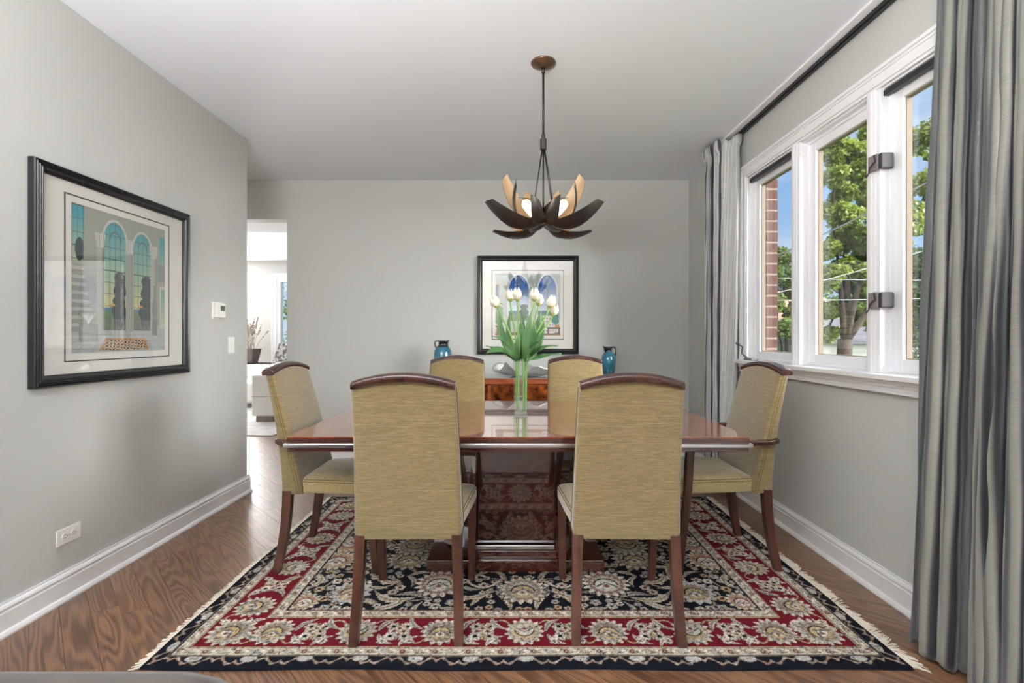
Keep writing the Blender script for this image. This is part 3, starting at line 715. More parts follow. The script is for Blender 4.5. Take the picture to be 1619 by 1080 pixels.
# ------------------------------------------------------------------ chairs
def rrect(hw, hd, r, n=5, cx=0, cy_=0):
    pts = []
    for qx, qy, a0 in ((1, 1, 0), (-1, 1, PI/2), (-1, -1, PI), (1, -1, 3*PI/2)):
        for k in range(n+1):
            a = a0+PI/2*k/n; pts.append((cx+qx*(hw-r)+r*math.cos(a), cy_+qy*(hd-r)+r*math.sin(a)))
    return pts
def make_chair(arm):
    root = empty('armchair' if arm else 'dining_chair')
    hb, ht = (.226, .215) if arm else (.212, .196)      # half widths bottom/top of the back
    # --- back: faces +y
    prof = [(.392, -.228, -.120), (.45, -.232, -.132), (.55, -.240, -.158), (.65, -.252, -.182), (.75, -.268, -.206), (.85, -.287, -.232), (.93, -.303, -.254), (.99, -.316, -.272), (1.022, -.322, -.282)]
    # resample smoothly
    zs = np.linspace(.392, 1.022, 22); P = np.array(prof)
    secs = []
    for k, z in enumerate(zs):
        t = (z-.392)/.63; r = np.interp(z, P[:, 0], P[:, 1]); f = np.interp(z, P[:, 0], P[:, 2]); hw = hb+(ht-hb)*t
        rad = .014
        if k == 0: r += .006; f -= .006; hw -= .006
        pts = []
        for qx, qy, a0 in ((1, 1, 0), (-1, 1, PI/2), (-1, -1, PI), (1, -1, 3*PI/2)):
            for j in range(5):
                a = a0+PI/2*j/4; yc = (f-rad) if qy > 0 else (r+rad)
                pts.append((qx*(hw-rad)+rad*math.cos(a), yc+rad*math.sin(a)))
            if qx*qy != 0 and ((qx, qy) in ((1, 1), (-1, -1))):   # fill long faces for the crown
                sgn = -1 if qy > 0 else 1
                for j in range(1, 9):
                    x = (hw-rad)*(1-2*j/9)*(1 if qy > 0 else -1); y = (f if qy > 0 else r)
                    y += (.010 if qy > 0 else -.004)*(1-(x/hw)**2)*math.sin(PI*min(1, max(0, t)))
                    pts.append((x, y))
        arch = .026*t**3
        secs.append([(x, y, z + (arch*(1-(x/hw)**2) - arch*.35)) for x, y in pts])
    MB().loft(secs).build('backrest', 'fabric', root, auto=60)
    # seams along side panels
    for sx in (-1, 1):
        m = MB()
        for off in (.004, .016):
            pts = []
            for z in np.linspace(.40, 1.0, 14):
                t = (z-.392)/.63; f = np.interp(z, P[:, 0], P[:, 2]); hw = hb+(ht-hb)*t
                pts.append((sx*(hw+.0002), f-.012-off, z))
            m.tube(pts, .0013, 5)
        pts = []
        for z in np.linspace(.40, 1.0, 14):
            t = (z-.392)/.63; r = np.interp(z, P[:, 0], P[:, 1]); hw = hb+(ht-hb)*t
            pts.append((sx*(hw-.009), r-.0002+.002, z))
        m.tube(pts, .0010, 5)
        m.build('piping', 'piping', root)
    # crest rail
    secs = []; hl = ht+(.004 if arm else -.003)
    for k in range(21):
        x = -hl+2*hl*k/20; q = 1-(x/hl)**2; zb = .992+.028*q; th = .030+.005*q; ye = -.010*q
        r0, f0 = -.334+ye*.6, -.272+ye*.6
        w = .012
        secs.append([(x, r0+.004, zb), (x, f0-.004, zb), (x, f0, zb+.006), (x, f0-.001, zb+th-.010), (x, f0-.010, zb+th-.002), (x, (r0+f0)/2, zb+th), (x, r0+.010, zb+th-.002), (x, r0+.001, zb+th-.010), (x, r0, zb+.006)])
    MB().loft(secs).build('crest_rail', 'darkwood', root, auto=40, bevel=.002)
    # seat
    wr, wf = (.205, .250) if arm else (.200, .245)
    def sec(z, inset, crown=0):
        y0, y1 = -.150+inset, .262-inset; pts = []
        r = .03
        def hwid(y): return wr+(wf-wr)*((y+.15)/.41)-inset
        for qx, qy, a0 in ((1, 1, 0), (-1, 1, PI/2), (-1, -1, PI), (1, -1, 3*PI/2)):
            for j in range(7):
                a = a0+PI/2*j/6; yy = (y1-r if qy > 0 else y0+r)+r*math.sin(a); pts.append((qx*(hwid(yy)-r)+r*math.cos(a), yy, z))
        return pts
    secs = [sec(.394, .008), sec(.396, .003), sec(.402, 0), (sec(.425, -.001)), sec(.450, 0), sec(.458, .003), sec(.466, .012), sec(.474, .03), sec(.482, .06), sec(.488, .10), sec(.491, .14)]
    MB().loft(secs).build('seat', 'fabric_seat', root, auto=50)
    m = MB()
    for z, ins in ((.451, .0), (.462, .005)):
        s_ = sec(z, ins-.0005); m.tube(s_+[s_[0]], .0016, 5, cap=False)
    m.build('seat_piping', 'piping', root)
    # legs
    def leg(pts, w0, w1, name='leg'):
        n = len(pts); secs = []
        for i, p in enumerate(pts):
            w = w0+(w1-w0)*i/(n-1); secs.append([(p[0]-w*.5, p[1]-w*.55, p[2]), (p[0]+w*.5, p[1]-w*.55, p[2]), (p[0]+w*.5, p[1]+w*.55, p[2]), (p[0]-w*.5, p[1]+w*.55, p[2])])
        return MB().loft(secs[::-1]).build(name, 'legwood', root, auto=40, bevel=.002)
    for sx in (-1, 1):
        x = sx*(hb-.022)
        leg([(x, -.204, .41), (x+sx*.002, -.206, .34), (x+sx*.005, -.213, .24), (x+sx*.008, -.227, .14), (x+sx*.011, -.243, .06), (x+sx*.013, -.256, 0)], .041, .034)
        xf = sx*(wf-.024)
        if arm:
            leg([(sx*(wf+.016), .205, .648), (sx*(wf+.016), .212, .58), (sx*(wf+.012), .215, .48), (sx*(wf+.006), .222, .36), (sx*(wf-.006), .236, .2), (sx*(wf-.020), .252, 0)], .034, .032)
        else:
            leg([(xf, .225, .41), (xf, .228, .3), (xf-sx*.002, .238, .15), (xf-sx*.004, .252, 0)], .040, .032)
    if arm:
        for sx in (-1, 1):
            path = [(.252, .236, .026), (.262, .200, .034), (.262, .10, .034), (.256, -.02, .032), (.249, -.14, .034), (.247, -.19, .038), (.246, -.225, .034), (.240, -.250, .026)]
            secs = []
            for k, (x, y, w) in enumerate(path):
                z = .664-.010*math.sin(PI*k/7); t_ = .013
                secs.append([(sx*(x-w*.5), y, z-t_), (sx*(x+w*.5), y, z-t_*.8), (sx*(x+w*.5), y, z+t_*.8), (sx*(x-w*.5), y, z+t_)][::sx])
            MB().loft(secs).build('arm_rest', 'darkwood', root, auto=40, bevel=.003)
    return root
ch = make_chair(False)
spots = [((-.412, 2.125, RZ), 0.015, 'olive upholstered dining chair, back to us, left one in front of the table'),
         ((.458, 2.125, RZ), -.03, 'olive upholstered dining chair, back to us, right one in front of the table'),
         ((-.402, 3.235, RZ), PI-.01, 'cream-olive dining chair across the table, in front of the wider squat blue jug'),
         ((.462, 3.235, RZ), PI+.01, 'cream-olive dining chair across the table, beside the slim blue jug')]
for i, (l, r, lab) in enumerate(spots):
    o = ch if i == 0 else copy_tree(ch)
    o.location = l; o.rotation_euler = (0, 0, r); tag(o, lab, 'chair', 'armless dining chairs along the table')
ac = make_chair(True)
for i, (l, r, lab) in enumerate([((-.935, 2.667, RZ), -PI/2, 'olive upholstered armchair at the table end nearest the hallway opening'),
                                 ((1.098, 2.683, RZ), PI/2, 'olive upholstered armchair with wooden arms at the table end by the windows')]):
    o = ac if i == 0 else copy_tree(ac)
    o.location = l; o.rotation_euler = (0, 0, r); tag(o, lab, 'chair', 'dining armchairs at the table ends')

# ------------------------------------------------------------------ dining table
def make_table():
    T = empty('dining_table', (.0265, 2.73, RZ)); tag(T, 'large glossy mahogany pedestal dining table with a silver inlay strip around its edge', 'table')
    hx, hy = 1.02, .60; zt = .76-RZ
    # veneered top: mitred border + field
    m = MB(); b = .13
    o = [(-hx, -hy), (hx, -hy), (hx, hy), (-hx, hy)]; i = [(-hx+b, -hy+b), (hx-b, -hy+b), (hx-b, hy-b), (-hx+b, hy-b)]
    MB().prism(i, zt-.005, zt).build('tabletop', 'tabletop', T)
    for k in range(4):
        j = (k+1) % 4
        MB().prism([o[k], o[j], i[j], i[k]], zt-.005, zt).build('border_veneer', 'tableborder', T)
    MB().box(-hx+.0005, hx-.0005, -hy+.0005, hy-.0005, zt-.030, zt-.0051).build('edge_band', 'tableedge', T)
    MB().box(-hx-.012, hx+.012, -hy-.012, hy+.012, zt-.046, zt-.030).build('silver_strip', 'silver', T, bevel=.002)
    MB().box(-hx+.002, hx-.002, -hy+.002, hy-.002, zt-.066, zt-.046).build('lower_band', 'tableedge', T, bevel=.002)
    # pedestal
    MB().box(-.46, .44, -.285, .185, 0, .058).build('plinth', 'pedestal', T, bevel=.003)
    def plan(a, b_, c): return [(-a, -c), (a, -c), (b_, -c*.25), (b_, c*.25), (a, c), (-a, c), (-b_, c*.25), (-b_, -c*.25)]
    bk = lambda P: [(x-.01, y if y < 0 else y*.55) for x, y in P]
    MB().loft([[(x, y, .058) for x, y in bk(plan(.235, .40, .262))], [(x, y, .095) for x, y in bk(plan(.235, .36, .262))]]).build('base_moulding', 'pedestal', T, bevel=.002)
    MB().loft([[(x, y, .095) for x, y in bk(plan(.212, .30, .215))], [(x, y, zt-.066) for x, y in bk(plan(.195, .34, .325))]]).build('pedestal_column', 'pedestal', T)
    def pan(y, z, h): return [(-h-.01, y-.010, z), (h-.01, y-.010, z), (h-.01, y+.002, z), (-h-.01, y+.002, z)]
    MB().loft([pan(-.226, .128, .198), pan(-.330, zt-.067, .180)]).build('front_panel', 'pedestal', T)
    MB().box(-.210, .190, -.258, -.2405, .100, .122).build('silver_band', 'silver', T, bevel=.002)
    return T
M['tableborder'] = wood_mat('table_border_veneer', '6A2F1E', '9C5535', rough=.12, coat=1, rings=3, scale=(10, 10, 2), contrast=.5, coat_rough=.008, spec=1)
M['tableborder'].node_tree.nodes['Principled BSDF'].inputs['Coat IOR'].default_value = 1.9
make_table()

# ------------------------------------------------------------------ sideboard
SX0, SX1, SY0, SY1, SZ = -.80, 1.06, 4.262, 4.690, .84
S = empty('sideboard', ((SX0+SX1)/2, SY1, 0)); tag(S, 'cherry wood sideboard with dark burl fronts against the far wall', 'sideboard')
def sb(x0, x1, y0, y1, z0, z1, name, m_, parent=None, bevel=.002):
    cx, c_y = (SX0+SX1)/2, SY1
    return MB().box(x0-cx, x1-cx, y0-c_y, y1-c_y, z0, z1).build(name, m_, parent or S, bevel=bevel)
sb(SX0+.04, SX1-.04, SY0+.04, SY1, 0, .08, 'plinth', 'darkwood')
sb(SX0+.01, SX1-.01, SY0+.022, SY1, .08, SZ-.058, 'body', 'cherry')
sb(SX0, SX1, SY0, SY1, SZ-.056, SZ-.006, 'top', 'cherry', bevel=.004)
sb(SX0+.002, SX1-.002, SY0+.002, SY1-.001, SZ-.006, SZ, 'top_reflection', 'sidereflect', bevel=.001)  # thin sheet carrying the reflected grey as its colour
for a, b in ((-.77, -.215), (-.170, .430), (.475, 1.03)):
    sb(a, b, SY0+.008, SY0+.022, SZ-.20, SZ-.060, 'drawer', 'burl')
    sb(a, b, SY0+.008, SY0+.022, .10, SZ-.21, 'door', 'burl')

# jugs on the sideboard
def jug(name, x, y, prof, handle, lab, spout):
    J = empty(name, (x, y, SZ)); tag(J, lab, 'jug', 'blue glazed jugs on the sideboard')
    hh = prof[-1][1]; n = 36
    secs = []
    for r, z in prof:
        ring = []
        for k in range(n):
            a = 2*PI*k/n; rr = r
            q = max(0, math.cos(a-spout))**6 * max(0, (z/hh-.82)/.18)
            ring.append(((rr+.018*q)*math.cos(a), (rr+.018*q)*math.sin(a), z+.006*q))
        secs.append(ring)
    secs += [[(x_*.86, y_*.86, z_-.002) for x_, y_, z_ in secs[-1]], [(x_*.7, y_*.7, z_-.05) for x_, y_, z_ in secs[-1]]]
    b = MB(); b.loft(secs)
    nn = n*(len(prof)-1); cut = [i for i, (r, z) in enumerate(prof) if z > hh*.84][0]
    b.m = [1 if (i//n) >= cut-1 else 0 for i in range(len(b.f))]
    b.build('body', ['bluegl', 'darkgl'], J, smooth=True)
    MB().tube(handle, .007, 10).build('handle', 'darkgl', J, smooth=True)
    return J
jug('jug', -.640, 4.47, [(.050, 0), (.062, .01), (.076, .06), (.083, .13), (.084, .19), (.078, .235), (.060, .268), (.042, .285), (.038, .300), (.044, .318), (.052, .330)],
    [(-.045, 0, .322), (-.066, 0, .322), (-.074, 0, .300), (-.066, 0, .27), (-.058, 0, .250)], 'wider squat blue glazed jug behind the left chair across the table', 0)
jug('jug', .892, 4.47, [(.040, 0), (.050, .008), (.058, .05), (.064, .11), (.067, .155), (.060, .190), (.042, .212), (.031, .226), (.029, .240), (.034, .258), (.040, .272)],
    [(.030, 0, .262), (.052, 0, .268), (.068, 0, .252), (.068, 0, .22), (.056, 0, .185)], 'slim blue glazed jug with dark drips beside the right chair across the table', PI)

# silver leaf dish
def dish():
    nu, nv = 70, 16; V = []; F = []
    for j in range(nv):
        r = j/(nv-1)
        for i in range(nu):
            a = 2*PI*i/nu
            R = 1+.10*math.sin(5*a)+.07*math.sin(9*a+1)
            x = .285*r*R*math.cos(a); y = .115*r*R*math.sin(a)
            z = .003+.070*r**2.6*(1+.55*math.sin(5*a+.6)+.35*math.sin(8*a)) + .008*math.sin(7*r*3+3*a)*r
            V.append((x, y, max(z, .0015)))
    for j in range(nv-1):
        for i in range(nu):
            k = (i+1) % nu; F.append((j*nu+i, j*nu+k, (j+1)*nu+k, (j+1)*nu+i))
    b = MB(); b.add(V, F); o = b.build('serving_dish', 'hammered', smooth=True, loc=(.135, 4.43, SZ+.002))
    s = o.modifiers.new('metal_thickness', 'SOLIDIFY'); s.thickness = .003; s.offset = 1
    tag(o, 'ruffled hammered silver serving dish on the sideboard behind the tulips', 'dish')
dish()

# ------------------------------------------------------------------ framed prints
def raster(w, h, n):
    nx, ny = int(w*n), int(h*n); X, Y = np.meshgrid(np.linspace(0, 1, nx), np.linspace(0, 1, ny)); return X, Y, np.zeros((ny, nx, 3))
Hc = lambda s: np.array(lin(s))
def art_left():
    X, Y, C = raster(.69, .70, 330)      # Y up
    C[:] = Hc('A3A69C')
    # floor
    fl = Y < .20; C[fl] = Hc('B9BDBB')
    tiles = fl & ((np.abs(((X-.45)/(.30-Y*.9)*2.2) % 1-.5) > .46) | ((np.sqrt(np.clip(.22-Y, 0, 1))*16 % 1) < .10)); C[tiles] = Hc('9EA3A2')
    def sky(mask, y0, y1):
        t = np.clip((Y-y0)/(y1-y0), 0, 1)[..., None]
        g = np.where(t < .35, Hc('E8D39A')*(1-t/.35)+Hc('A9C0A0')*(t/.35), Hc('A9C0A0')*(1-(t-.35)/.65)+Hc('2F9FAE')*((t-.35)/.65)); C[mask] = g[mask]
    def arch(cx, hw, y0, ys):
        body = (np.abs(X-cx) < hw) & (Y > y0) & (Y < ys); cap = (np.hypot((X-cx)/hw, (Y-ys)/(hw*1.25)) < 1) & (Y >= ys)
        ins = body | cap
        big = ((np.abs(X-cx) < hw+.02) & (Y > y0) & (Y < ys)) | ((np.hypot((X-cx)/(hw+.02), (Y-ys)/(hw*1.25+.02)) < 1) & (Y >= ys))
        C[big] = Hc('C9CBC2'); sky(ins, y0+.1, .95)
        hill = ins & (Y < .30+.03*np.sin(X*20)); C[hill] = Hc('6E8A68')
        lake = ins & (Y > .295) & (Y < .32); C[lake] = Hc('5F86A0')
        tx = cx+hw*.45
        tree = ins & ((np.hypot((X-tx)/.06, (Y-.46)/.15) < 1+.15*np.sin(Y*60)) | (np.hypot((X-tx+.01)/.075, (Y-.30)/.12) < 1+.1*np.sin(Y*70))); C[tree] = Hc('38464A')
        fb = ins & (np.hypot((X-cx+hw*.2)/.028, (Y-.34)/.012) < 1); C[fb] = Hc('E2A04A')
        rail = ins & (Y < .22+.02); C[rail & ((np.abs(np.sin(X*130)) > .6) | (Y > .235))] = Hc('7C7D78')
        gr = ins & ((np.abs((X-cx)/hw*2 % 1) < .06) | (np.abs((Y-y0)/.085 % 1) < .055)); C[gr] = Hc('59605E')
        rr = np.hypot((X-cx)/hw, (Y-ys)/(hw*1.25)); C[cap & (np.abs(rr-.5) < .03)] = Hc('59605E')
    # far-left window
    lw = (X < .11) & (Y > .62) & (Y > .95-0*X-.35); sky(lw, .5, .95); C[lw & ((np.abs(X/.05 % 1) < .1) | (np.abs(Y/.09 % 1) < .07))] = Hc('59605E')
    C[(X < .10) & (Y > .62) & (np.hypot((X-.07)/.04, (Y-.7)/.08) < 1)] = Hc('38464A')
    arch(.41, .115, .16, .80); arch(.715, .105, .16, .78)
    for cx in (.26, .565, .85):
        col = (np.abs(X-cx) < .036) & (Y > .15) & (Y < .80); C[col] = Hc('B4B5AA'); C[col & (X > cx+.018)] = Hc('94968C')
        cap = (np.abs(X-cx) < .036+.014*np.clip((Y-.74)/.09, 0, 1)) & (Y > .74) & (Y < .84); C[cap] = Hc('CDCEC6'); C[cap & (np.abs(np.sin(X*150)) < .3)] = Hc('8F918A')
    # stairs at left, balustrade
    st = (X < .22-.0*Y) & (Y < .60) & (Y > .12) & (X < .20*(Y/.6)**.0)
    k = np.floor((Y-.12)/.055); stair = (X < .20-.012*k) & (Y > .12) & (Y < .60); C[stair] = Hc('969890'); C[stair & (((Y-.12)/.055) % 1 < .4)] = Hc('B9BAB4')
    # planter and statue-like finial (plain)
    C[(np.abs(X-.15) < .085) & (Y > .07) & (Y < .20)] = Hc('8C8F88'); C[(np.abs(X-.15) < .07) & (Y > .085) & (Y < .185)] = Hc('9EA19A')
    for a in np.linspace(-1.1, 1.1, 9):
        tt = np.clip((Y-.20)/.07, 0, 1); C[(Y > .20) & (Y < .27) & (np.abs(X-.15-a*.06*tt) < .004)] = Hc('D6D8D0')
    C[(np.abs(X-.865) < .03) & (Y > .12) & (Y < .25)] = Hc('84867F')
    ur = (np.abs(X-.865) < .022+.012*np.sin((Y-.25)*22)) & (Y >= .25) & (Y < .52); C[ur] = Hc('8E9189')
    # right door
    C[(X > .93) & (Y > .18) & (Y < .52)] = Hc('C7C9C1'); dr = (X > .95) & (Y > .22) & (Y < .50); sky(dr, .1, .7)
    C[(X > .90) & (Y > .56) & (Y < .70)] = Hc('8F9791'); rw = (X > .93) & (Y > .72) & (Y < .93); sky(rw, .3, .95)
    # rug in the foreground
    rg = (Y < .10) & (Y > .012) & (X > .24+Y*.8) & (X < .80-Y*.6); C[rg] = Hc('C98A4E')
    rg2 = (Y < .09) & (Y > .012) & (X > .262+Y*.8) & (X < .78-Y*.6); C[rg2] = Hc('E9DCC0')
    q = np.sin(X*95+Y*120)*np.cos(X*70-Y*160); C[rg2 & (q > .25)] = Hc('2F3B36'); C[rg2 & (q < -.4)] = Hc('C2682E'); C[rg2 & (np.abs(q) < .07)] = Hc('5E7A52')
    return X, Y, C
def art_back():
    X, Y, C = raster(.50, .46, 330)
    C[:] = Hc('B8C0BC')
    C[Y < .30] = Hc('C8CBC2'); C[Y < .05] = Hc('8A6A4A')
    def arch(cx, hw):
        def ins_(g):
            yy = np.clip((Y-.72)/(.26+g), 0, 1); w = (hw+g)*np.sqrt(np.clip(1-yy**1.7, 0, 1)); return (np.abs(X-cx) < w) & (Y < .98+g) & (Y > .24)
        C[ins_(.022)] = Hc('E3E3DA'); ins = ins_(0)
        t = np.clip((Y-.36)/.45, 0, 1)[..., None]; g = Hc('D9E6EC')*(1-t)+Hc('1F62B0')*t; C[ins] = g[ins]
        C[ins & (Y < .40)] = Hc('47708C'); C[ins & (Y < .34)] = Hc('7A8C70')
        gr = ins & ((np.abs(X-cx) < .006) | (np.abs(Y-.72) < .006) | (np.abs(Y-.5) < .006) | (np.abs(np.hypot(X-cx, (Y-.88)*.9)-.05) < .006)); C[gr] = Hc('8C8A72')
        tree = ins & (np.hypot((X-cx-.08)/.06, (Y-.40)/.12) < 1+.2*np.sin(Y*70)); C[tree] = Hc('31523E')
    arch(.36, .155); arch(.80, .145)
    C[(X < .06) & (Y > .6) & (Y < .84)] = Hc('C79A3E'); C[(X < .045) & (X > .01) & (Y > .62) & (Y < .82)] = Hc('2467A8')
    pl = (X < .12) & (np.hypot((X-.06)/.08, (Y-.3)/.2) < 1+.3*np.sin(Y*90+X*60)); C[pl] = Hc('5F7F5C')
    C[(X < .12) & (X > .02) & (Y < .16)] = Hc('7A5A40')
    so = (np.hypot((X-.80)/.22, (Y-.17)/.15) < 1) & (Y > .03) & (X > .72); C[so] = Hc('E8E4DC')
    dd = so & ((np.hypot(((X*22) % 1-.5), ((Y*20) % 1-.5))) < .22); C[dd] = Hc('8C2F30')
    C[(np.abs(X-.9) < .08) & (np.hypot((X-.93)/.07, (Y-.27)/.09) < 1)] = Hc('3E8C7C'); C[(np.abs(X-.95) < .035) & (Y > .10) & (Y < .18)] = Hc('D9823A')
    C[(np.abs(X-.9) < .10) & (np.abs(Y-.115) < .012)] = Hc('2B2B2E'); C[((np.abs(X-.81) < .01) | (np.abs(X-.98) < .01)) & (Y < .12) & (Y > .02)] = Hc('2B2B2E')
    C[(np.hypot((X-.25)/.06, (Y-.6)/.03) < 1)] = Hc('3D4452'); 
    return X, Y, C
def framed(name, w, h, art, aw, ah, acx, acz, lab, loc, rz):
    """hangs in local XZ plane, front facing -y; the wall at y=0"""
    R = empty(name, loc, rz); tag(R, lab, 'framed picture', None)
    b = .052; m = MB(); o = [(-w/2, 0), (w/2, 0), (w/2, h), (-w/2, h)]
    rib = [(0, -.004), (0, -.030), (.004, -.034), (.010, -.030), (.013, -.036), (.019, -.032), (.022, -.038), (.028, -.034), (.031, -.039), (.039, -.036), (.044, -.028), (b, -.022), (b, -.004)]
    secs = []
    for k in range(5):
        cx, cz = o[k % 4]; sx = 1 if cx < 0 else -1; sz = 1 if cz == 0 else -1
        secs.append([(cx+sx*d_, y, cz+sz*d_) for d_, y in rib])
    m.loft(secs, cap=False)
    m.build('frame', 'blackframe', R)
    MB().box(-w/2+.03, w/2-.03, -.015, -.003, .03, h-.03).build('mat_board', 'matboard', R)
    m = MB(); t = .006
    def ring(m, x0, x1, z0, z1, t, y0, y1):
        m.box(x0, x1, y0, y1, z0, z0+t); m.box(x0, x1, y0, y1, z1-t, z1); m.box(x0, x0+t, y0, y1, z0+t, z1-t); m.box(x1-t, x1, y0, y1, z0+t, z1-t)
    x0, x1, z0, z1 = acx-aw/2, acx+aw/2, acz-ah/2, acz+ah/2
    ring(m, x0-.036, x1+.036, z0-.040, z1+.036, t, -.0165, -.015); m.build('mat_line', 'matdark', R)
    X, Y, C = art(); ny, nx = X.shape
    V = np.stack([x0+X*aw, np.full_like(X, -.0158), z0+Y*ah], -1).reshape(-1, 3); idx = np.arange(nx*ny).reshape(ny, nx)
    F = np.stack([idx[:-1, :-1], idx[:-1, 1:], idx[1:, 1:], idx[1:, :-1]], -1).reshape(-1, 4)
    np_mesh('print', V, F, M['print'], C.reshape(-1, 3), R)
    MB().box(-w/2+b-.008, w/2-b+.008, -.0235, -.0215, b-.008, h-b+.008).build('glass', 'pictureglass', R)
    return R
framed('framed_print', .99, .985, art_left, .60, .70, -.005, .495, 'black ribbed frame around a print of arched windows, on the left-hand wall', (XL, 2.538, .980), PI/2)
framed('framed_print', .985, .955, art_back, .63, .60, .0, .482, 'black framed print with two blue pointed windows above the sideboard', (.154, YB, 1.034), 0)

# ------------------------------------------------------------------ thermostat, switch, outlet
T = empty('thermostat', (XL, 3.355, 1.384)); tag(T, 'small white thermostat on the wall between the print and the hallway', 'thermostat')
MB().box(0, .008, -.060, .060, -.058, .058).build('wall_plate', 'plastic', T, bevel=.003)
MB().box(.008, .032, -.050, .056, -.050, .052).build('body', 'plastic', T, bevel=.006)
MB().box(.032, .0335, -.005, .042, -.002, .034).build('screen', 'lcd', T)
MB().box(.032, .034, -.03, .03, -.034, -.024).build('button', 'plastic', T, bevel=.001)
L_ = empty('light_switch', (XL, 3.527, 1.142)); tag(L_, 'white rocker light switch near the end of the left wall', 'light switch')
MB().box(0, .006, -.038, .038, -.059, .059).build('wall_plate', 'plastic', L_, bevel=.003)
MB().box(.006, .011, -.016, .016, -.033, .033).build('rocker', 'plastic', L_, bevel=.002)
O_ = empty('power_outlet', (XL, 2.233, .289)); tag(O_, 'white horizontal double power outlet low on the left wall', 'power outlet')
MB().box(0, .006, -.062, .062, -.037, .037).build('wall_plate', 'plastic', O_, bevel=.003)
for s_ in (-.022, .022):
    r = MB().lathe([(.0165, 0), (.0165, .002)], 20); r.v = [(.006+z, s_+x, y*1.0) for x, y, z in r.v]
    q = r.build('receptacle', 'plastic', O_)
    m = MB(); m.box(.0080, .0086, s_-.005, s_+.004, .005, .007); m.box(.0080, .0086, s_-.006, s_+.004, -.008, -.006); m.box(.0080, .0086, s_+.008, s_+.012, -.002, .002); m.build('slot', 'slot', q)
MB().lathe([(.003, 0), (.003, .003)], 10, (0, 0, 0)).build('screw', 'silver', O_, loc=(.006, 0, 0)).rotation_euler = (0, PI/2, 0)

